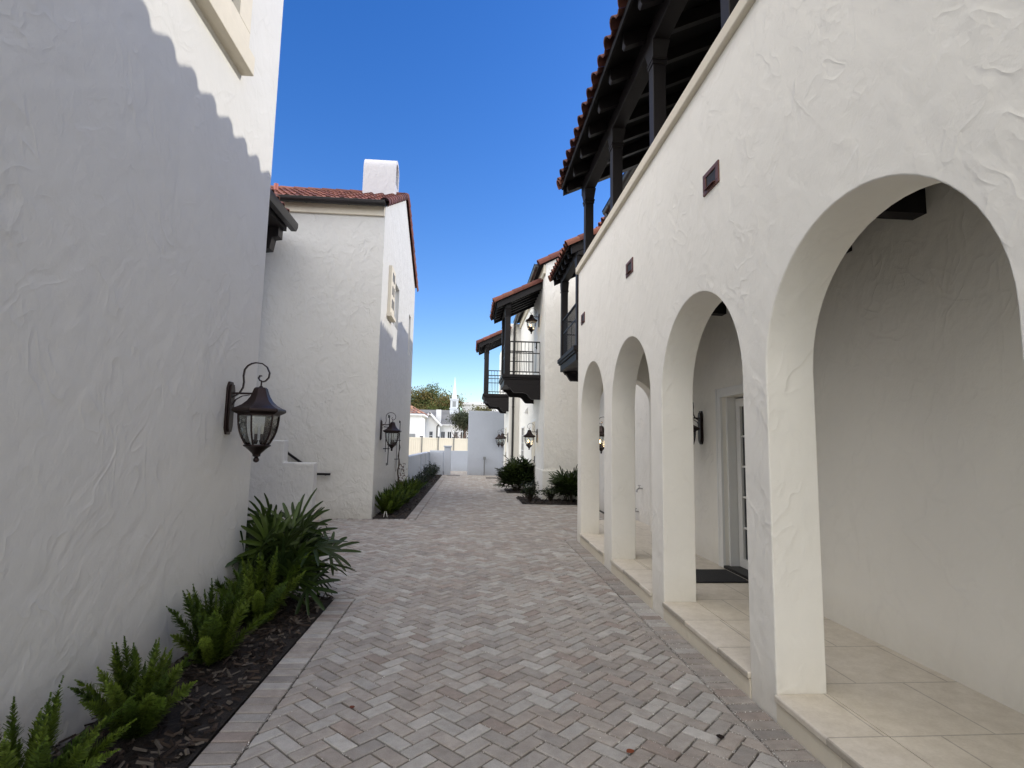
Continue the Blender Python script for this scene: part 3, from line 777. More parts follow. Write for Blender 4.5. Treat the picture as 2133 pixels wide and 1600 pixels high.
# porch roof: posts, beam, rafters, deck, tiles
S = .46; XLIP = 1.50; ZLIP = 6.07       # underside of deck at the lip
def zdeck(x): return ZLIP + S * (x - XLIP)
YF = 9.02
for y in (8.73, 6.98, 5.33, 3.66, 2.0, .3):
    m = MB(); m.box(1.845, y - .07, ZT + .126, 1.985, y + .07, 5.66); p = m.build('post', M['wood'], t, bevel=.008)
    m = MB(); m.box(1.835, y - .082, 5.66, 1.995, y + .082, 5.70); m.box(1.828, y - .09, 5.702, 2.002, y + .09, 5.73)
    m.mesh([(1.84, y - .08, 5.732), (1.99, y - .08, 5.732), (1.99, y + .08, 5.732), (1.84, y + .08, 5.732), (1.82, y - .14, 5.90), (2.01, y - .14, 5.90), (2.01, y + .14, 5.90), (1.82, y + .14, 5.90)],
           [(0, 3, 2, 1), (4, 5, 6, 7), (0, 1, 5, 4), (1, 2, 6, 5), (2, 3, 7, 6), (3, 0, 4, 7)]); m.build('capital', M['wood'], p, bevel=.005)
m = MB(); m.box(1.83, -2.6, 5.902, 2.0, 8.93, 6.105); m.build('beam', M['wood'], t, bevel=.008)
y = 8.93
while y > -2.5:
    m = MB(); x0 = 1.57; x1 = 4.2
    m.prism([(x0 + .02, zdeck(x0) - .16), (x0, zdeck(x0) - .13), (x0, zdeck(x0) - .003), (x1, zdeck(x1) - .003), (x1, zdeck(x1) - .16)], 'y', y - .085, y); m.build('rafter', M['wood'], t, bevel=.004)
    y -= .575
m = MB(); x1 = 6.6
m.prism([(XLIP + .02, zdeck(XLIP + .02)), (x1, zdeck(x1)), (x1, zdeck(x1) + .04), (XLIP + .02, zdeck(XLIP + .02) + .04)], 'y', -3, YF)
m.prism([(XLIP - .005, zdeck(XLIP) - .03), (XLIP + .018, zdeck(XLIP) - .03), (XLIP + .018, zdeck(XLIP) + .05), (XLIP - .005, zdeck(XLIP) + .05)], 'y', -3, YF)
rf = m.build('porch_roof', M['wood_deck'], t)
TK = .62
m = MB(); roof_tiles(m, (XLIP - .05, YF, zdeck(XLIP) + .045 - .02), (0, -1, 0), (1, 0, S), 40, 13, .30); m.build('roof_tiles', M['tile'], rf)
TK = 1.0
m = MB(); rake_tiles(m, (XLIP - .05, YF - .03, zdeck(XLIP - .03) + .05), (x1, YF - .03, zdeck(x1) + .07), (0, 1, 0), .095); m.build('rake_tiles', M['tile'], rf)
m = MB(); m.box(1.56, YF - .045, zdeck(1.56) - .01, 1.561, YF - .04, zdeck(1.56)); 
m.prism([(1.52, zdeck(1.52) - .15), (4.2, zdeck(4.2) - .15), (4.2, zdeck(4.2) - .003), (1.52, zdeck(1.52) - .003)], 'y', YF - .05, YF - .002); m.build('rake_board', M['wood'], t)

# ------------------------------------------------------------------ balcony builder
def balcony(parent, xw, depth, y0, y1, zf, slope=.485, lip=.42, near_rake=.28):
    """timber balcony on a wall at x=xw facing -x; zf = top of deck"""
    xp = xw - depth                     # post centre line
    xo = xp - .16
    m = MB(); m.box(xo, y0 - .02, zf - .10, xw, y1 + .02, zf); m.box(xo + .03, y0 + .01, zf - .155, xw, y1 - .01, zf - .102)
    m.box(xo + .07, y0 + .03, zf - .33, xw, y1 - .03, zf - .157)
    b = m.build('balcony', M['wood'], parent, bevel=.008)
    s = depth / 1.06
    pf = [(-1.07, -.33), (-1.02, -.40), (-.97, -.405), (-.93, -.46), (-.88, -.53), (-.83, -.57), (-.52, -.57), (-.46, -.585), (-.40, -.63), (-.35, -.70), (-.29, -.765), (-.22, -.775), (0, -.775), (0, -.331)]
    for ya in (y0 + .005, y1 - .145):
        m = MB(); m.prism([(xw + p[0] * s, zf + p[1]) for p in pf], 'y', ya, ya + .14); m.build('corbel', M['wood'], b, bevel=.006)
    hp = 2.10
    for yp in (y0 + .09, y1 - .09):
        m = MB(); m.box(xp - .085, yp - .085, zf, xp + .085, yp + .085, zf + hp - .22)
        m.box(xp - .10, yp - .10, zf + hp - .26, xp + .10, yp + .10, zf + hp - .225)
        m.mesh([(xp - .09, yp - .09, zf + hp - .222), (xp + .09, yp - .09, zf + hp - .222), (xp + .09, yp + .09, zf + hp - .222), (xp - .09, yp + .09, zf + hp - .222),
                (xp - .10, yp - .15, zf + hp), (xp + .10, yp - .15, zf + hp), (xp + .10, yp + .15, zf + hp), (xp - .10, yp + .15, zf + hp)],
               [(0, 3, 2, 1), (4, 5, 6, 7), (0, 1, 5, 4), (1, 2, 6, 5), (2, 3, 7, 6), (3, 0, 4, 7)])
        m.build('post', M['wood'], b, bevel=.006)
    zb = zf + hp; xl = xp - lip
    m = MB(); m.box(xp - .085, y0 - .1, zb, xp + .085, y1 + .1, zb + .17); m.build('beam', M['wood'], b, bevel=.006)
    def zd(x): return zb + .17 + .145 + slope * (x - xp)
    ya, yb = y0 - near_rake, y1 + .28; n = max(4, int(round((yb - ya) / .42)))
    for k in range(n + 1):
        yy = ya + .03 + (yb - ya - .12) * k / n
        m = MB(); hgt = .15 if 0 < k < n else .19
        m.prism([(xl + .07, zd(xl + .07) - hgt), (xl + .05, zd(xl + .05) - .02), (xl + .05, zd(xl + .05) - .003), (xw, zd(xw) - .003), (xw, zd(xw) - hgt)], 'y', yy, yy + .06); m.build('rafter', M['wood'], b)
    m = MB(); m.prism([(xl, zd(xl)), (xw, zd(xw)), (xw, zd(xw) + .03), (xl, zd(xl) + .03)], 'y', ya, yb)
    m.build('roof_deck', M['wood_deck'], b)
    m = MB(); L = (xw - xl) * math.sqrt(1 + slope ** 2); nv = max(2, int(round(L / .36))); pit = (yb - ya) / max(1, round((yb - ya) / .27))
    roof_tiles(m, (xl - .05, yb, zd(xl - .05) + .03), (0, -1, 0), (1, 0, slope), int(round((yb - ya) / pit)), nv, pit, (L + .02) / nv)
    m.build('roof_tiles', M['tile'], b)
    for ye, sd in ((ya + .02, -1), (yb - .02, 1)):
        m = MB(); rake_tiles(m, (xl - .05, ye, zd(xl - .05) + .06), (xw, ye, zd(xw) + .06), (0, sd, 0), .10, .38, -.5, 3.3); m.build('rake_tiles', M['tile'], b)
    # iron railing: near end, far end, front
    zr = zf + 1.05
    def rail(p, q):
        p, q = Vector(p), Vector(q); L = (q - p).length; m = MB()
        m.bar(p + Vector((0, 0, zr)), q + Vector((0, 0, zr)), .05, .035); m.bar(p + Vector((0, 0, zf + .69)), q + Vector((0, 0, zf + .69)), .022, .03); m.bar(p + Vector((0, 0, zf + .09)), q + Vector((0, 0, zf + .09)), .025, .035)
        k = max(3, int(L / .115))
        for i in range(k + 1):
            c = p + (q - p) * (i / k); m.box(c.x - .008, c.y - .008, zf + (.09 if 0 < i < k else 0), c.x + .008, c.y + .008, zr)
        m.build('railing', M['iron'], b)
    rail((xp + .09, y0 + .05, 0), (xw - .03, y0 + .05, 0)); rail((xp + .09, y1 - .05, 0), (xw - .03, y1 - .05, 0)); rail((xp - .03, y0 + .18, 0), (xp - .03, y1 - .18, 0))
    return b

def flat_door(parent, xw, y0, y1, z1, z0=0.0, mat='cream'):
    """door with frame on a wall facing -x"""
    m = MB(); m.box(xw - .012, y0 - .09, z0, xw + .02, y0, z1 + .09); m.box(xw - .012, y1, z0, xw + .02, y1 + .09, z1 + .09); m.box(xw - .012, y0, z1, xw + .02, y1, z1 + .09)
    f = m.build('door', M['white_paint'], parent, bevel=.003)
    m = MB(); m.box(xw - .004, y0, z0 + .02, xw + .02, y1, z1)
    for a, b in ((.12, .46), (.54, .92)):
        za, zb = z0 + (z1 - z0) * a, z0 + (z1 - z0) * b; m.box(xw - .010, y0 + .14, za, xw - .004, y1 - .14, zb)
    m.build('leaf', M[mat], f)
    m = MB(); m.box(xw - .03, y0 + .05, z0 + .98, xw - .004, y0 + .09, z0 + 1.2); m.tube([(xw - .03, y0 + .07, z0 + 1.05), (xw - .06, y0 + .07, z0 + 1.05), (xw - .06, y0 + .18, z0 + 1.05)], .011); m.build('handle', M['iron'], f)

# ------------------------------------------------------------------ wing behind the arcade
XWG = 3.32
t = thing('rear_wing', 'white wing directly behind the arcade, one balcony half hidden by the arcade corner', 'house wing', (XWG + 1, 11, 0))
m = MB(); m.box(XWG, 9.28, -.1, 8, 15.86, 6.95); m.build('wall', M['stucco'], t)
m = MB(); m.box(XWG - .05, 9.28, 6.62, XWG - .001, 11.9, 6.96); m.build('eave_band', M['cream'], t, bevel=.015)
m = MB(); roof_tiles(m, (XWG - .25, 14.5, 6.94), (0, -1, 0), (1, 0, .42), 18, 13, .29); rf = m.build('roof', M['tile'], t)
m = MB(); m.face([(XWG - .2, 9.3, 6.93), (XWG - .2, 14.45, 6.93), (8, 14.45, 8.9), (8, 9.3, 8.9)]); m.build('roof_deck', M['wood_deck'], rf)
m = MB(); gutter(m, (XWG - .3, 9.35, 7.0), (XWG - .3, 11.95, 7.0), .075, (-1, 0, 0)); m.tube([(XWG - .3, 11.85, 6.96), (XWG - .3, 11.85, 6.75), (XWG - .12, 11.85, 6.5), (XWG - .06, 11.85, 6.3), (XWG - .06, 11.85, .1)], .045); m.build('gutter', M['bronze'], t)
balcony(t, XWG, .86, 12.05, 14.3, 3.85, .485, .30, .15)

# ------------------------------------------------------------------ house with the full balcony
YM = 15.9
t = thing('townhouse', 'white house beyond the arcade with a dark roofed timber balcony and red tile gable', 'house', (XM + 2, 19, 0))
MH = t
ZG = 7.05; SG = .52
m = MB(); XR = XM + 5
m.face([(XM, YM, -.1), (XR, YM, -.1), (XR, YM, ZG + SG * 5), (XM, YM, ZG)])
m.face([(XM, YM, -.1), (XM, YM, ZG), (XM, 24.1, ZG), (XM, 24.1, -.1)])
m.face([(XM, 24.1, -.1), (XM, 24.1, ZG), (XR, 24.1, ZG + SG * 5), (XR, 24.1, -.1)])
m.build('wall', M['stucco_mid'], t, weld=True)
m = MB(); m.box(XM - .035, YM - .035, -.1, XR, YM - .001, .84); m.box(XM - .035, YM + .0, -.1, XM - .001, 17.55, .84); m.build('plinth', M['stucco_mid'], t, bevel=.012)
m = MB(); m.box(XM - .07, YM - .0, ZG - .3, XM - .001, 24.0, ZG - .02); m.build('eave_band', M['cream'], t, bevel=.015)
m = MB(); roof_tiles(m, (XM - .22, 24.1, ZG - .06), (0, -1, 0), (1, 0, SG), 28, 14); rf = m.build('roof', M['tile'], t)
m = MB(); m.face([(XM - .2, YM, ZG - .07), (XM - .2, 24.1, ZG - .07), (XR, 24.1, ZG + SG * 5.2 - .07), (XR, YM, ZG + SG * 5.2 - .07)]); m.build('roof_deck', M['wood_deck'], rf)
m = MB(); rake_tiles(m, (XM - .22, YM + .0, ZG - .01), (XR, YM + .0, ZG + SG * 5.2 - .0), (0, -1, 0), .12, .40, -.5, 3.3); m.build('rake_tiles', M['tile'], t)
m = MB(); gutter(m, (XM - .27, YM + .03, ZG - .02), (XM - .27, 24.0, ZG - .02), .075, (-1, 0, 0)); m.build('gutter', M['bronze'], t)
balcony(t, XM, 1.06, 16.85, 18.75, 3.76)
flat_door(t, XM, 17.95, 19.0, 2.35)
flat_door(t, XM, 17.75, 18.55, 5.95, 3.77, 'white_paint')
lite_window(t, XM + .01, 21.6, 22.6, .95, 2.3, -1, 2, 4, M['white_paint'], .07, .04)
m = MB(); m.box(XM - .12, 20.4, 2.75, XM, 20.62, 2.80); m.prism([(XM, 3.0), (XM - .12, 2.8), (XM, 2.8)], 'y', 20.4, 20.62); m.build('vent_hood', M['white_paint'], t)

# ------------------------------------------------------------------ far right house
XF = 1.72; YF3 = 24.1
t = thing('townhouse', 'farthest white house on the right lane side, dark balcony above twin lanterns', 'house', (XF + 2, 26, 0))
m = MB(); m.box(XF, YF3 + .003, -.1, XF + 5, 33, 7.0); m.build('wall', M['stucco'], t, bevel=.02)
balcony(t, XF, 1.02, 24.25, 26.1, 3.80)
flat_door(t, XF, 25.2, 26.1, 2.35)
m = MB(); m.tube([(1.90, YF3 - .055, 7.0), (1.90, YF3 - .055, .05)], .05, 10)
for z in (1.0, 3.2, 5.4): m.box(1.84, YF3 - .11, z, 1.96, YF3, z + .03)
m.build('downspout', M['bronze'], t)
t = thing('stucco_wall', 'tall white end wall closing the lane, standpipe at its foot', 'wall', (.8, 27.5, 0))
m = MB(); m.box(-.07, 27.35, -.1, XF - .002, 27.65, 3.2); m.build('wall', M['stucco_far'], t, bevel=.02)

# ------------------------------------------------------------------ low garden walls
t = thing('garden_wall', 'low white garden wall running on from the left gabled house', 'wall', (-2, 23, 0))
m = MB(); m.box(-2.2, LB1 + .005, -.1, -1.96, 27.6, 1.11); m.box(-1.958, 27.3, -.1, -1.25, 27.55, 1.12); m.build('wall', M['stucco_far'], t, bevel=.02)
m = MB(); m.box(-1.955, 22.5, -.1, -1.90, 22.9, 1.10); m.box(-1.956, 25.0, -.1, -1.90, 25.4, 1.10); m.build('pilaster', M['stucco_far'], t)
t = thing('gate_pillar', 'square white pillar with flat cap where the low walls meet', 'pillar', (-1.06, 27.4, 0))
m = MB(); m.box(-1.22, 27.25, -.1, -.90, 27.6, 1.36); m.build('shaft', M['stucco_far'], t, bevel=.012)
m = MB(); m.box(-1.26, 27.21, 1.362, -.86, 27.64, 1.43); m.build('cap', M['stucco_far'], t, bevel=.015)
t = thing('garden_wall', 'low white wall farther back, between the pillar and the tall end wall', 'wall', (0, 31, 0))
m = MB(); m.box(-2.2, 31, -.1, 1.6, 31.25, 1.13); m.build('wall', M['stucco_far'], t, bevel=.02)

# ------------------------------------------------------------------ cream fence
t = thing('fence', 'cream board fence in the sun before the white church', 'fence', (-2, 37, 0))
p = Vector((-5.0, 33.6, 0)); dr = Vector((1, .85, 0)).normalized(); ps = 1.3
for k in range(9):
    a = p + dr * (k * ps); b = p + dr * ((k + 1) * ps); nn = Vector((dr.y, -dr.x, 0))
    m = MB(); m.bar(a + Vector((0, 0, .98)), b + Vector((0, 0, .98)), .03, 1.76)
    for j in range(1, 8):
        c = a + (b - a) * (j / 8); m.bar(c + nn * .017 + Vector((0, 0, .2)), c + nn * .017 + Vector((0, 0, 1.78)), .012, .012, tuple(dr))
    m.bar(a + nn * .02 + Vector((0, 0, 1.83)), b + nn * .02 + Vector((0, 0, 1.83)), .02, .10)
    m.build('fence_panel', M['vinyl'], t)
for k in range(10):
    a = p + dr * (k * ps); m = MB(); m.box(a.x - .04, a.y - .07, 0, a.x + .04, a.y + .01, 1.90); q = m.build('fence_post', M['vinyl_post'], t)
    m = MB(); m.box(a.x - .14, a.y - .13, 1.902, a.x + .06, a.y - .03, 1.96); m.build('post_light', M['iron'], q)

# ------------------------------------------------------------------ church group beyond the fence
def at(Y, x, z): s_ = Y / 60.0; return (x * s_, Y, 1.6 + (z - 1.6) * s_)
t = thing('bungalow', 'white bungalow with clay tile hip roof at the left of the church', 'house', (-7, 55, 0))
Yb = 53
x1 = at(Yb, -5.28, 0)[0]; ze = at(Yb, 0, 4.62)[2]; zr = at(Yb, 0, 6.6)[2]
m = MB(); m.box(x1 - 7, Yb, -.1, x1, Yb + 6, ze); m.build('wall', M['church_white'], t)
m = MB(); e = .28
for k in range(11):
    pass
A = Vector((x1 - 7, Yb - e, ze)); B = Vector((x1 + e, Yb - e, ze)); Cc = Vector((x1 + e, Yb + 6 + e, ze)); rg = Vector((x1 - 2.9, Yb + 3, zr)); rg0 = Vector((x1 - 7, Yb + 3, zr))
rowsn = 9
def slope_rows(mb, a, b, ra, rb, n, per):
    for j in range(n):
        u0_, u1_ = j / n, (j + 1) / n
        p0 = a.lerp(ra, u0_); p1 = b.lerp(rb, u0_); q0 = a.lerp(ra, u1_); q1 = b.lerp(rb, u1_); L = (p1 - p0).length; k = max(1, int(L / per))
        for i in range(k):
            c = tile_col(); c = (c[0] * 1.5 + .06, c[1] * 2.0 + .05, c[2] * 2.0 + .04) if (i % 2) else c
            v0, v1 = i / k, (i + 1) / k; up = Vector((0, 0, .09 if i % 2 else 0)); lf = Vector((0, 0, .04))
            mb.mesh([p0.lerp(p1, v0) + lf, p0.lerp(p1, (v0 + v1) / 2) + up + lf, p0.lerp(p1, v1) + lf, q0.lerp(q1, v0), q0.lerp(q1, (v0 + v1) / 2) + up, q0.lerp(q1, v1)], [(0, 1, 4, 3), (1, 2, 5, 4)], c)
slope_rows(m, A, B, rg0, rg, rowsn, .22); slope_rows(m, B, Cc, rg, rg, rowsn, .22)
m.build('roof', M['tile'], t)
m = MB(); m.box(x1 - 7, Yb - e, ze - .16, x1 + e, Yb + 6 + e, ze - .01); m.build('eave', M['church_white'], t)
m = MB(); m.box(x1 - 1.1, Yb - .05, 0, x1 - .55, Yb - .001, 2.35); m.build('door', M['grey_metal'], t)

t = thing('church', 'white church with grey shingle roof, gabled wing and slender pointed steeple', 'church', (-3, 62, 0))
Yg = 58
gx0 = at(Yg, -5.75, 0)[0]; gx1 = at(Yg, -3.42, 0)[0]; gap = at(Yg, -4.36, 4.85); gze = at(Yg, 0, 3.72)[2]
gxc = gap[0]; gx0 = gxc - (gx1 - gxc)
m = MB(); m.prism([(gx0, -.1), (gx1, -.1), (gx1, gze), (gxc, gap[2] - .12), (gx0, gze)], 'y', Yg, Yg + 5); m.build('gable_wing', M['church_white'], t)
m = MB()
for s in (-1, 1):
    xe = gxc + s * (gx1 - gxc + .38); zsl = (gap[2] - .12 - gze) / (gx1 - gxc); zz = gap[2] + .02 - zsl * abs(xe - gxc)
    m.mesh([(gxc, Yg - .45, gap[2] + .04), (xe, Yg - .45, zz + .02), (xe, Yg + 5, zz + .02), (gxc, Yg + 5, gap[2] + .04)], [(0, 1, 2, 3)])
m.build('wing_roof', M['shingle'], t)
m = MB()
for s in (-1, 1):
    xe = gxc + s * (gx1 - gxc + .40); zsl = (gap[2] - .12 - gze) / (gx1 - gxc); zz = gap[2] + .02 - zsl * abs(xe - gxc)
    m.bar((gxc - s * .05, Yg - .46, gap[2] - .06), (xe, Yg - .46, zz - .08), .06, .22)
m.build('barge_board', M['church_white'], t)
m = MB(); m.box(gxc + .0, Yg - .03, 1.4, gxc + .32, Yg - .001, 2.72); w_ = m.build('window', M['pane'], t)
m = MB()
for zq in (1.4, 1.83, 2.27, 2.7): m.box(gxc + .0, Yg - .05, zq - .02, gxc + .32, Yg - .031, zq + .02)
m.box(gxc + .15, Yg - .054, 1.4, gxc + .17, Yg - .031, 2.72); m.build('frame', M['church_white'], w_)
Yn = 62
rx0, rx1 = at(Yn, -6.2, 0)[0], at(Yn, -1.19, 0)[0]; zrg = at(Yn, 0, 5.33)[2]; zev = at(Yn, 0, 3.52)[2]; ex1 = at(Yn, -.45, 0)[0]
m = MB(); m.mesh([(rx0 - 2, Yn - 1, zev), (ex1, Yn - 1, zev), (rx1, Yn + 4, zrg), (rx0 - 2, Yn + 4, zrg), (ex1, Yn + 9, zev), (rx0 - 2, Yn + 9, zev)], [(0, 1, 2, 3), (3, 2, 4, 5), (1, 4, 2)]); m.build('nave_roof', M['shingle'], t)
m = MB(); m.box(rx0 - 2, Yn - .6, -.1, ex1 - .4, Yn + 8, zev - .005); m.box(rx0 - 2, Yn - 1.02, zev - .12, ex1 + .02, Yn - .6, zev - .01); m.build('nave_wall', M['church_white'], t)
for xx in (-3.05, -2.35, -1.65, -.95):
    xq = at(Yn, xx, 0)[0]; m = MB(); m.box(xq, Yn - .64, 1.2, xq + .38, Yn - .601, 2.75); w_ = m.build('window', M['pane'], t)
    m = MB(); m.box(xq + .17, Yn - .66, 1.2, xq + .21, Yn - .641, 2.75); m.box(xq, Yn - .664, 1.95, xq + .38, Yn - .641, 2.0); m.build('frame', M['church_white'], w_)
m = MB(); c = at(Yn, -3.47, 0)[0]; m.box(c - .22, Yn - .4, 2, c + .30, Yn + .5, at(Yn, 0, 5.12)[2]); m.build('chimney', M['church_white'], t)
m = MB(); c = at(Yg, -3.92, 0)[0]; m.tube([(c + .75, Yg - .3, 3.6), (c + .35, Yg - .12, 3.25), (c + .35, Yg - .12, .2)], .06, 6); m.build('downspout', M['bronze'], t)
Ys = 65; c = at(Ys, -1.76, 0); s_ = Ys / 60
m = MB(); tw = .42 * s_; zt0 = at(Ys, 0, 4.6)[2]; zt1 = at(Ys, 0, 5.55)[2]; zt2 = at(Ys, 0, 6.36)[2]; ztip = at(Ys, 0, 8.76)[2]
m.box(c[0] - tw * 1.1, Ys - tw * 1.1, zt0 - 1.2, c[0] + tw * 1.1, Ys + tw * 1.1, zt1 - .35); m.box(c[0] - tw * 1.22, Ys - tw * 1.22, zt1 - .348, c[0] + tw * 1.22, Ys + tw * 1.22, zt1 - .25)
m.box(c[0] - tw, Ys - tw, zt1 - .249, c[0] + tw, Ys + tw, zt2 - .15); m.box(c[0] - tw * 1.16, Ys - tw * 1.16, zt2 - .149, c[0] + tw * 1.16, Ys + tw * 1.16, zt2)
tower = m.build('steeple_tower', M['pale_blue'], t)
m = MB(); m.box(c[0] - .2, Ys - tw - .02, zt1 - .1, c[0] + .2, Ys - tw - .001, zt2 - .3); m.build('louvre', M['grey_metal'], tower)
m = MB(); m.lathe([(tw * .78, zt2 + .002), (tw * .52, zt2 + .5 * s_), (.02, ztip)], (c[0], Ys, 0), 8, math.pi / 8); m.build('spire', M['pale_blue'], t, sharp=20)
t = thing('flat_roofed_building', 'pale flat roofed building far behind the end wall', 'building', (.5, 80, 0))
m = MB(); x0 = at(80, -.9, 0)[0]; zt = at(80, 0, 5.75)[2]; m.box(x0, 80, -.1, x0 + 7, 88, zt); m.build('wall', M['church_white'], t)
m = MB(); m.box(x0 - .2, 79.8, zt + .002, x0 + 7.2, 88.2, zt + .4); m.build('parapet', M['church_white'], t)

# ------------------------------------------------------------------ trees
def leaf_quad(mb, p, s, col):
    e = Euler((rnd.uniform(0, 6.3), rnd.uniform(0, 6.3), rnd.uniform(0, 6.3))).to_matrix()
    a = e @ Vector((s, 0, 0)); b = e @ Vector((0, s * .55, 0)); mb.face([p - a, p - b * .9, p + a, p + b], col)
def tree(label, base, h, spread, crown_z, nb, nl, leaf, cols, group=None, clump=.9, twig=True):
    t = thing('tree', label, 'tree', base, group); b = Vector(base); tr = MB(); cr = MB()
    fork = b + Vector((0, 0, crown_z)); tr.tube([b, b + Vector((.1, 0, crown_z * .5)), fork], [h * .035, h * .028, h * .022], 9)
    tips = []
    for k in range(nb):
        an = 6.28 * k / nb + rnd.uniform(-.4, .4); rr_ = spread * rnd.uniform(.3, 1) ; zz = crown_z + (h - crown_z) * rnd.uniform(.25, 1.0) * math.sqrt(max(.05, 1 - (rr_ / spread) ** 2 * .75))
        end = b + Vector((math.cos(an) * rr_, math.sin(an) * rr_, zz)); mid = fork.lerp(end, .5) + Vector((rnd.uniform(-.3, .3), rnd.uniform(-.3, .3), rnd.uniform(0, .5)))
        tr.tube([fork - Vector((0, 0, .2)), mid, end], [h * .014, h * .008, h * .003], 6)
        tips += [end, mid.lerp(end, .6)]
        for q in range(2):
            e2 = mid.lerp(end, rnd.uniform(.2, .8)) + Vector((rnd.uniform(-1, 1), rnd.uniform(-1, 1), rnd.uniform(-.2, .8))) * spread * .3
            tr.tube([mid.lerp(end, .3), e2], [h * .005, h * .002], 5); tips.append(e2)
    for tp in tips:
        c0 = rnd.choice(cols); kk = rnd.uniform(.7, 1.3); cs = clump * rnd.uniform(.6, 1.2)
        for q in range(nl):
            d = Vector((rnd.gauss(0, 1), rnd.gauss(0, 1), rnd.gauss(0, .75))) * cs * .5
            k2 = kk * rnd.uniform(.75, 1.25); leaf_quad(cr, tp + d, leaf * rnd.uniform(.6, 1.3), tuple(x * k2 for x in c0))
    tr.build('trunk', M['bark'], t); cr.build('crown', M['tree_leaf'], t, sharp=180)
    return t
OAK = [(.085, .11, .03), (.11, .115, .035), (.06, .085, .028), (.15, .115, .04)]
tree('broad oak with yellow green crown rising behind the church roof', (-5.5, 78, 0), 9.6, 4.3, 4.2, 34, 190, .125, OAK, clump=1.4)
tree('small dark green tree beside the tall end wall', (-.42, 46, 0), 4.2, .75, 2.6, 14, 110, .075, [(.045, .055, .03), (.03, .04, .022), (.07, .075, .04)], clump=.7)
tree('pale olive tree peeping over the tall end wall', (1.6, 70, 0), 6.6, 1.7, 3.5, 14, 90, .13, [(.12, .12, .05), (.15, .13, .06)], clump=1.0)
t = thing('bare_shrub', 'leafless pinkish shrub against the church wall by the fence', 'shrub', (-.75, 44, 0))
m = MB()
for k in range(46):
    an = rnd.uniform(0, 6.28); l = rnd.uniform(.6, 1.5); e = Vector((math.cos(an) * l * .55, math.sin(an) * l * .4, 1.0 + l * .95)); b0 = Vector((-.75, 44, .6))
    m.tube([Vector((-.75, 44, 0)), b0 + Vector((e.x * .2, e.y * .2, .3)), b0 + e * .6, Vector((-.75, 44, 0)) + e * 1.25], [.03, .02, .012, .006], 4)
m.build('stems', M['twig'], t)

# ------------------------------------------------------------------ lanterns
def lantern():
    t = thing('wall_lantern', 'x', 'lantern', (0, 0, 0))
    c = (.262, 0, 0)
    m = MB(); o8 = [(-.062, -.17), (-.035, -.225), (.035, -.225), (.062, -.17), (.062, .17), (.035, .225), (-.035, .225), (-.062, .17)]
    m.prism(o8, 'x', 0, .018); m.prism([(a * .72, b * .9) for a, b in o8], 'x', .0185, .034); m.build('wall_plate', M['lamp_metal'], t, bevel=.004)
    m = MB()
    sc = [(.03, .09), (.06, .112), (.086, .13), (.112, .178), (.117, .226), (.110, .28), (.116, .334), (.140, .368), (.172, .388), (.206, .396), (.26, .390), (.302, .360), (.326, .31), (.320, .268), (.296, .240), (.272, .232), (.248, .244), (.236, .264), (.246, .284), (.262, .282)]
    m.strip([(x, 0, z) for x, z in sc], .02, .010)
    m.bar((.03, 0, .128), (.235, 0, .128), .016, .016); m.strip([(.03, 0, .02), (.06, 0, .075), (.11, 0, .105), (.17, 0, .115)], .018, .006)
    m.tube([(.262, 0, .17), (.262, 0, .245)], .007, 8); m.lathe([(.004, .175), (.016, .182), (.016, .19), (.006, .2)], c, 10); m.build('scroll_arm', M['lamp_metal'], t)
    m = MB(); m.lathe([(.012, .186), (.045, .182), (.056, .172), (.066, .142), (.08, .105), (.105, .065), (.145, .03), (.185, .008), (.212, -.002), (.218, -.012), (.218, -.026), (.196, -.04), (.172, -.05), (.15, -.05)], c, 6, math.pi / 6); m.build('lamp_roof', M['lamp_metal'], t, sharp=20, bevel=.003)
    rp = [(.162, -.05), (.161, -.09), (.156, -.14), (.146, -.19), (.128, -.24), (.104, -.285), (.088, -.308)]
    m = MB()
    for k in range(6):
        a = math.pi / 6 + k * math.pi / 3; m.tube([(c[0] + r * math.cos(a), r * math.sin(a), z) for r, z in rp], .0075, 6)
    m.lathe([(.150, -.05), (.170, -.05), (.170, -.062), (.150, -.062)], c, 6, math.pi / 6); m.build('cage', M['lamp_metal'], t)
    m = MB(); n = 6; vs = []; fs = []
    for r, z in rp:
        for k in range(n):
            a = math.pi / 6 + 2 * math.pi * k / n; vs.append((c[0] + (r - .004) * math.cos(a), (r - .004) * math.sin(a), z))
    for i in range(len(rp) - 1):
        for k in range(n): fs.append((i * n + k, (i + 1) * n + k, (i + 1) * n + (k + 1) % n, i * n + (k + 1) % n))
    m.mesh(vs, fs); m.build('glass', M['lamp_glass'], t, sharp=20)
    m = MB(); m.lathe([(.085, -.305), (.108, -.308), (.112, -.316), (.095, -.326), (.072, -.345), (.052, -.365), (.036, -.38), (.03, -.395), (.034, -.402), (.018, -.408), (.014, -.414), (.022, -.424), (.025, -.436), (.02, -.448), (.006, -.456)], c, 12); m.build('finial', M['lamp_metal'], t, sharp=30)
    for k in range(3):
        a = 2 * math.pi * k / 3 + .3; q = (c[0] + .03 * math.cos(a), .03 * math.sin(a), 0)
        m = MB(); m.lathe([(.012, -.30), (.022, -.27), (.012, -.262), (.012, -.215)], q, 8); cd = m.build('candle', M['lamp_metal'], t)
        m = MB(); m.lathe([(.008, -.214), (.015, -.19), (.013, -.165), (.003, -.135)], q, 8); m.build('bulb', M['bulb'], cd)
    return t
L0 = lantern()
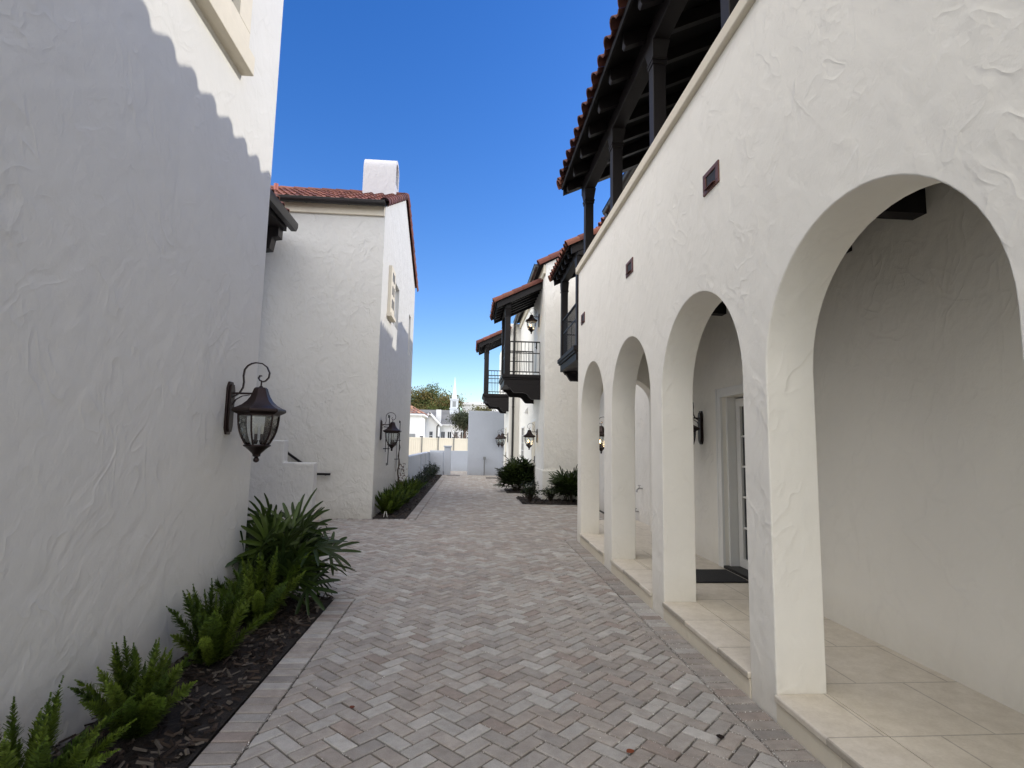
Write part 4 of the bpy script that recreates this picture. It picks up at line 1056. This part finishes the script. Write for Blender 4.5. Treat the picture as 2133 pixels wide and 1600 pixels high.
LANT = [((XL, 4.80, 1.855), 0, 0, 'large bronze lantern on the near left wall above the palm'),
        ((XB, 12.33, 1.84), 0, 0, 'bronze lantern at the corner of the gabled house above the ferns'),
        ((XM, 17.45, 1.86), 180, 1, 'lit lantern beside the ground door under the larger balcony'),
        ((XM, 17.35, 5.62), 180, 1, 'lit lantern up on the wall inside the full balcony'),
        ((XF, 24.3, 1.86), 180, 0, 'nearer of two small lanterns by the end wall'),
        ((XF, 27.1, 1.86), 180, 0, 'farther of two small lanterns by the end wall'),
        ((XBK, 7.13, 1.86), 180, 0, 'lantern inside the arcade beside the glazed door, mostly behind a pier'),
        ((XWG, 12.5, 1.86), 180, 1, 'lit lantern seen as a sliver through the farthest arch')]
gl_mesh = None
for i, (loc, rz, lit, lab) in enumerate(LANT):
    o = L0 if i == 0 else copy_tree(L0)
    o.location = loc; o.rotation_euler = (0, 0, R(rz)); o['label'] = lab; o['group'] = 'bronze wall lanterns'
    if lit:
        ld = bpy.data.lights.new('lantern_bulb_light', 'POINT'); ld.energy = .8; ld.color = (1, .74, .42); ld.shadow_soft_size = .05
        lo = bpy.data.objects.new('lantern_bulb_light', ld); COL.objects.link(lo); lo.location = (loc[0] - .262, loc[1], loc[2] - .16)
        for ch in o.children:
            for bl in ch.children:
                if bl.name.startswith('bulb'):
                    if gl_mesh is None: gl_mesh = bl.data.copy(); gl_mesh.materials.clear(); gl_mesh.materials.append(M['glow'])
                    bl.data = gl_mesh

# ------------------------------------------------------------------ plants
def fan_palm(label, base, stems, hmin, hmax, spread, leaf=.34, width=.036, seed=1, group='fan palms in the beds', out=(0, 0), dark=1.0, fans=(6, 8), face=0.0):
    r = random.Random(seed); t = thing('fan_palm', label, 'palm', base, group); b = Vector(base); fo = MB(); st = MB()
    for s in range(stems):
        an = r.uniform(0, 6.28); rad = r.uniform(0, .22); p0 = b + Vector((math.cos(an) * rad, math.sin(an) * rad, 0))
        h = r.uniform(hmin, hmax); lean = Vector((math.cos(an), math.sin(an), 0)) * r.uniform(.02, spread * .28) + Vector((out[0], out[1], 0)) * r.uniform(0, 1)
        top = p0 + lean + Vector((0, 0, h * .62)); st.tube([p0, p0.lerp(top, .5) + Vector((0, 0, .03)), top], [.014, .012, .009], 6, (.05, .04, .025))
        for k in range(r.randint(*fans)):
            a2 = r.uniform(0, 6.28); el = r.uniform(.05, 1.4); pl = r.uniform(.18, .34)
            d = Vector((math.cos(a2) * math.cos(el), math.sin(a2) * math.cos(el), math.sin(el))); d = (d + Vector((out[0], out[1], 0)) * .5).normalized()
            start = p0.lerp(top, r.uniform(.55, 1)); hub = start + d * pl; st.tube([start, hub], [.006, .004], 5, (.05, .075, .02))
            # fan: leaflets spread about the hub direction
            side = d.cross(Vector((0, 0, 1)))
            if side.length < .1: side = Vector((1, 0, 0))
            side.normalize(); 
            # turn some fans broadside so that they read as stars
            if face: side = (Matrix.Rotation(r.uniform(-face, face), 3, d) @ side).normalized()
            nrm = side.cross(d).normalized(); n = r.randint(8, 11); g0 = r.uniform(.85, 1.15)
            base_c = r.choice(((.026, .046, .009), (.036, .062, .011), (.018, .034, .009), (.052, .080, .014)))
            for q in range(n):
                th = (q - (n - 1) / 2) / ((n - 1) / 2) * 1.85 + r.uniform(-.08, .08)
                dd = (d * math.cos(th) + side * math.sin(th)).normalized(); L = leaf * g0 * (1 - .28 * abs(th) / 1.85) * r.uniform(.85, 1.1)
                sd = dd.cross(nrm).normalized(); wv = width * r.uniform(.8, 1.1); dr = r.uniform(.06, .36); kk = r.uniform(.75, 1.25) * dark
                c = tuple(x * kk for x in base_c); vs = []
                for u, ww in ((0, .25), (.18, .75), (.45, 1), (.75, .9), (.93, .6), (1, .25)):
                    p = hub + dd * (L * u) + nrm * (.05 * L * math.sin(u * 3)) - Vector((0, 0, 1)) * (dr * L * u * u * .55)
                    vs += [p - sd * wv * ww / 2 + nrm * wv * .16 * ww, p - nrm * wv * .10 * ww, p + sd * wv * ww / 2 + nrm * wv * .16 * ww]
                fs = []
                for i in range(5): fs += [(3 * i, 3 * i + 1, 3 * i + 4, 3 * i + 3), (3 * i + 1, 3 * i + 2, 3 * i + 5, 3 * i + 4)]
                fo.mesh(vs, fs, c)
    st.build('stems', M['leaf'], t); fo.build('fronds', M['leaf'], t, sharp=60); return t
fan_palm('big dark fan palm at the corner of the near left wall', (-1.86, 5.62, 0), 19, .30, 1.18, .75, .38, .042, 6, out=(.02, .0), fans=(4, 6), face=1.1)
fan_palm('dense rounded fan palm beyond the ground door lantern', (1.66, 18.4, 0), 22, .35, 1.3, .95, .42, .055, 9, out=(-.06, -.02), dark=.7)
fan_palm('fan palm cut off by the arcade corner', (2.9, 15.2, 0), 13, .3, .98, .75, .40, .05, 15, out=(-.08, -.02), dark=.7)

def foxtail(seed, plumes, hgt, spread):
    r = random.Random(seed); mb = MB()
    for k in range(plumes):
        an = r.uniform(0, 6.28); tilt = r.uniform(.05, 1.0) * spread; L = hgt * r.uniform(.65, 1.05); pts = []
        d = Vector((math.cos(an), math.sin(an), 0)); p = Vector((d.x * .05, d.y * .05, 0))
        for s in range(11):
            u = s / 10; a = tilt * (.55 + .65 * u); pts.append(p.copy()); p = p + (d * math.sin(a) + Vector((0, 0, math.cos(a)))) * L / 10
        rad = r.uniform(.042, .058); g0 = r.choice(((.085, .135, .014), (.115, .17, .018), (.062, .105, .012), (.15, .21, .026)))
        for q in range(420):
            u = .06 + .94 * r.random(); i = min(9, int(u * 10)); f = u * 10 - i; c = pts[i].lerp(pts[i + 1], f); ax = (pts[i + 1] - pts[i]).normalized()
            e = Vector((r.gauss(0, 1), r.gauss(0, 1), r.gauss(0, 1))); e = (e - ax * e.dot(ax)).normalized(); ln = rad * (1.0 if u < .72 else max(.12, (1 - u) / .28)) * r.uniform(.7, 1.15)
            tip = c + (e + ax * .75).normalized() * ln; sd = ax.cross(e).normalized() * .0045; kk = r.uniform(.55, 1.4) * (.55 + .6 * u); cc = tuple(x * kk for x in g0)
            mb.face([c - sd, c + sd, tip + sd * .5, tip - sd * .5], cc)
    return mb
FX = [foxtail(21, 30, .60, 1.0), foxtail(22, 27, .52, 1.15), foxtail(23, 30, .54, .95)]
FXO = []
spots = [((-1.74, 4.95, .02), 0, 1.1, 'tall foxtail fern in front of the big fan palm'), ((-1.76, 4.15, .02), 1, 1.05, 'bright foxtail fern next in the near bed towards the viewer'),
         ((-1.72, 3.2, .02), 2, .95, 'foxtail fern third from the big palm in the near bed'), ((-1.75, 2.45, .02), 0, .9, 'foxtail fern at the very front of the near bed'),
         ((-1.72, 12.1, .02), 1, 1.15, 'first foxtail fern at the front corner of the gabled house'), ((-1.66, 12.75, .02), 2, 1.1, 'second foxtail fern along the gabled house'),
         ((-1.70, 13.45, .02), 0, 1.05, 'third foxtail fern along the gabled house, below the lantern rods'), ((-1.62, 14.2, .02), 1, 1.2, 'fourth foxtail fern along the gabled house'),
         ((-1.66, 15.0, .02), 2, 1.15, 'fifth foxtail fern along the gabled house'), ((-1.6, 15.9, .02), 0, 1.05, 'last foxtail fern before the darker shrubs')]
proto = {}
for loc, k, sc, lab in spots:
    if k not in proto: o = FX[k].build('foxtail_fern', M['fern'], None, sharp=180); proto[k] = o
    else: o = proto[k].copy(); COL.objects.link(o)
    o.location = loc; o.rotation_euler = (0, 0, rnd.uniform(0, 6.3)); o.scale = (sc, sc, sc); tag(o, lab, 'fern', 'foxtail ferns in the beds')

def shrub(label, base, h, rad, n, leaf, cols, seed, group=None, dense=14):
    r = random.Random(seed); t = thing('shrub', label, 'shrub', base, group); st = MB(); fo = MB(); b = Vector(base)
    for k in range(n):
        an = r.uniform(0, 6.28); q = r.random() ** .6; e = b + Vector((math.cos(an) * rad * q, math.sin(an) * rad * q, h * (.45 + .55 * r.random()) * math.sqrt(1 - .5 * q * q))); mid = b.lerp(e, .5) + Vector((0, 0, .08 * h))
        st.tube([b, mid, e], [.008, .005, .002], 5, (.05, .035, .025))
        for i in range(dense):
            u = r.uniform(.35, 1.0); p = (b.lerp(mid, u * 2) if u < .5 else mid.lerp(e, u * 2 - 1)) + Vector((r.gauss(0, .03), r.gauss(0, .03), r.gauss(0, .03)))
            c = r.choice(cols); kk = r.uniform(.6, 1.4); d = Vector((r.gauss(0, 1), r.gauss(0, 1), r.gauss(.4, .7))).normalized(); s = d.cross(Vector((0, 0, 1)))
            s = s.normalized() if s.length > .1 else Vector((1, 0, 0)); L = leaf * r.uniform(.7, 1.2); nn = s.cross(d)
            fo.mesh([p, p + d * L * .5 + s * L * .26 + nn * .1 * L, p + d * L, p + d * L * .5 - s * L * .26 + nn * .1 * L], [(0, 1, 2), (0, 2, 3)], tuple(x * kk for x in c))
    st.build('stems', M['leaf'], t); fo.build('foliage', M['leaf'], t, sharp=180); return t
DK = [(.015, .030, .010), (.022, .042, .014), (.010, .020, .008), (.035, .052, .02)]
shrub('loose leafy shrub at the left tip of the arcade end bed', (1.72, 15.1, 0), .68, .32, 46, .075, DK, 31, 'shrubs in the arcade end bed')
shrub('low open shrub between the leafy shrub and the half hidden palm', (2.3, 15.2, 0), .48, .3, 30, .065, DK, 32, 'shrubs in the arcade end bed')
for k, (x, y, h) in enumerate(((-1.62, 17.4, .55), (-1.6, 18.6, .62), (-1.58, 20.0, .66), (-1.6, 21.6, .78), (-1.55, 23.2, .82), (-1.58, 24.9, .7))):
    shrub(('darkest low shrub right after the ferns', 'low dark shrub past the gabled house corner', 'dark clipped shrub at the start of the low garden wall', 'tall dark shrub midway along the low garden wall', 'tallest dark shrub along the low garden wall', 'last dark shrub before the gate pillar')[k],
          (x, y, 0), h, .36, 44, .07, DK, 40 + k, 'dark shrubs along the low garden wall', 16)
shrub('low clump of dark leaves at the courtyard bed edge', (-2.3, 8.5, 0), .3, .28, 26, .09, DK, 52)

# ------------------------------------------------------------------ wall rods, vine, tap, standpipe, mats, leaves
def rod(label, y, z0, z1, x):
    t = thing('trellis_rod', label, 'trellis', (x, y, z0), 'slim iron trellis rods')
    m = MB(); xo = x + .09
    m.tube([(xo, y - .16, z1 - .06), (xo, y - .16, z1), (xo, y, z1), (xo, y, z0), (xo, y - .2, z0), (xo, y - .2, z0 + .05)], .011, 6)
    m.tube([(x + .05, y - .18, z0 + .3), (x + .05, y - .18, z1 - .35)], .008, 6)
    m.build('rod', M['iron'], t)
    m = MB(); zm = (z0 + z1) / 2
    for z in (zm - .2, zm + .3): m.bar((x, y - .19, z), (x + .11, y + .02, z), .02, .02)
    m.build('bracket', M['iron'], t)
rod('slim iron trellis rod just past the gabled house lantern', 13.0, 1.05, 2.2, XB)
rod('taller iron trellis rod with climbing stem farther along the gabled house', 15.0, .5, 2.15, XB)
t = thing('climbing_vine', 'thin reddish climbing stem tied to the taller trellis rod', 'vine', (XB + .1, 14.95, 0))
m = MB(); pts = [(XB + .10 + .02 * math.sin(k * 1.7), 14.93 + .03 * math.cos(k * 2.1), .12 * k) for k in range(14)]; m.tube(pts, [.02] * 10 + [.014, .012, .01, .006], 6)
m.build('stem', M['bark'], t)
m = MB()
for k in range(90):
    z = rnd.uniform(.3, 1.0); p = Vector((XB + .16 + rnd.gauss(0, .07), 15.05 + rnd.gauss(0, .14), z)); leaf_quad(m, p, .028, rnd.choice(((.10, .05, .035), (.06, .05, .025), (.13, .075, .05))))
m.build('foliage', M['leaf'], t, sharp=180)
def tap(label, y, z):
    t = thing('garden_tap', label, 'tap', (XWG, y, z), 'brass garden taps'); m = MB(); x = XWG
    m.tube([(x, y, z), (x - .07, y, z), (x - .10, y, z - .02), (x - .11, y, z - .07)], [.012, .014, .014, .016], 8); m.lathe([(.028, 0), (.03, .008), (.028, .012)], (x - .06, y, z + .05), 8); m.tube([(x - .06, y, z), (x - .06, y, z + .05)], .007, 6)
    m.lathe([(.03, 0), (.03, .006)], (x - .006, y, z), 8); m.build('tap_body', M['chrome'], t)
tap('upper garden tap on the wall seen through the second arch', 10.3, .79); tap('lower garden tap near the floor seen through the second arch', 10.55, .33)
t = thing('standpipe', 'thin grey standpipe with square head at the foot of the end wall', 'pipe', (.77, 27.3, 0))
m = MB(); m.tube([(.77, 27.2, 0), (.77, 27.2, .78)], .03, 8); m.build('pipe', M['grey_metal'], t)
m = MB(); m.box(.70, 27.13, .78, .84, 27.27, .92); m.build('head', M['grey_metal'], t, bevel=.01)
def mat(label, x0, y0, x1, y1, z):
    m = MB(); m.box(x0, y0, z, x1, y1, z + .014); tag(m.build('doormat', M['rubber'], None, bevel=.004), label, 'doormat')
mat('black rubber doormat before the glazed door in the arcade', 2.38, 5.82, 3.06, 6.40, FZ + .001)
mat('small black doormat on the pavers by the far door', .80, 24.95, 1.55, 25.5, .003)
t = thing('drain_grate', 'dark drain strip in the pavers before the gate pillar', 'drain', (-.8, 26.75, 0))
m = MB(); m.box(-1.05, 26.68, .002, -.42, 26.82, .010)
for k in range(12): m.box(-1.03 + k * .05, 26.695, .0102, -1.005 + k * .05, 26.805, .014)
m.build('grate', M['iron'], t)
def fallen(label, x, y, s, col, rz):
    m = MB(); e = Matrix.Rotation(rz, 3, 'Z'); vs = []
    for u in (0, .25, .5, .75, 1):
        w_ = math.sin(u * math.pi) ** .8 * .42; vs += [Vector((u - .5, -w_, .12 * abs(u - .5) + .22 * w_)) * s, Vector((u - .5, 0, .03 + .12 * abs(u - .5))) * s, Vector((u - .5, w_, .12 * abs(u - .5) + .28 * w_)) * s]
    vs = [e @ p + Vector((x, y, .004)) for p in vs]; fs = []
    for i in range(4): fs += [(3 * i, 3 * i + 1, 3 * i + 4, 3 * i + 3), (3 * i + 1, 3 * i + 2, 3 * i + 5, 3 * i + 4)]
    m.mesh(vs, fs, col); tag(m.build('fallen_leaf', M['chip'], None), label, 'leaf', 'dry leaves on the pavers')
fallen('rust coloured dry leaf lying near the front middle right pavers', .885, 2.98, .05, (.20, .06, .03), .4)
fallen('curled dark dry leaf by the arcade side paver course', 1.43, 3.10, .055, (.02, .014, .012), 1.2)
fallen('small reddish dry leaf on the pavers opposite the ferns', -.66, 3.52, .04, (.14, .045, .03), 2.0)
t = thing('wire_hoop', 'tiny white wire hoop in front of the first corner fern', 'hoop', (-1.72, 11.78, 0))
m = MB(); m.tube([(-1.75, 11.78, 0), (-1.73, 11.78, .13), (-1.70, 11.78, .13), (-1.67, 11.78, 0)], .007, 6); m.build('wire', M['white_paint'], t)
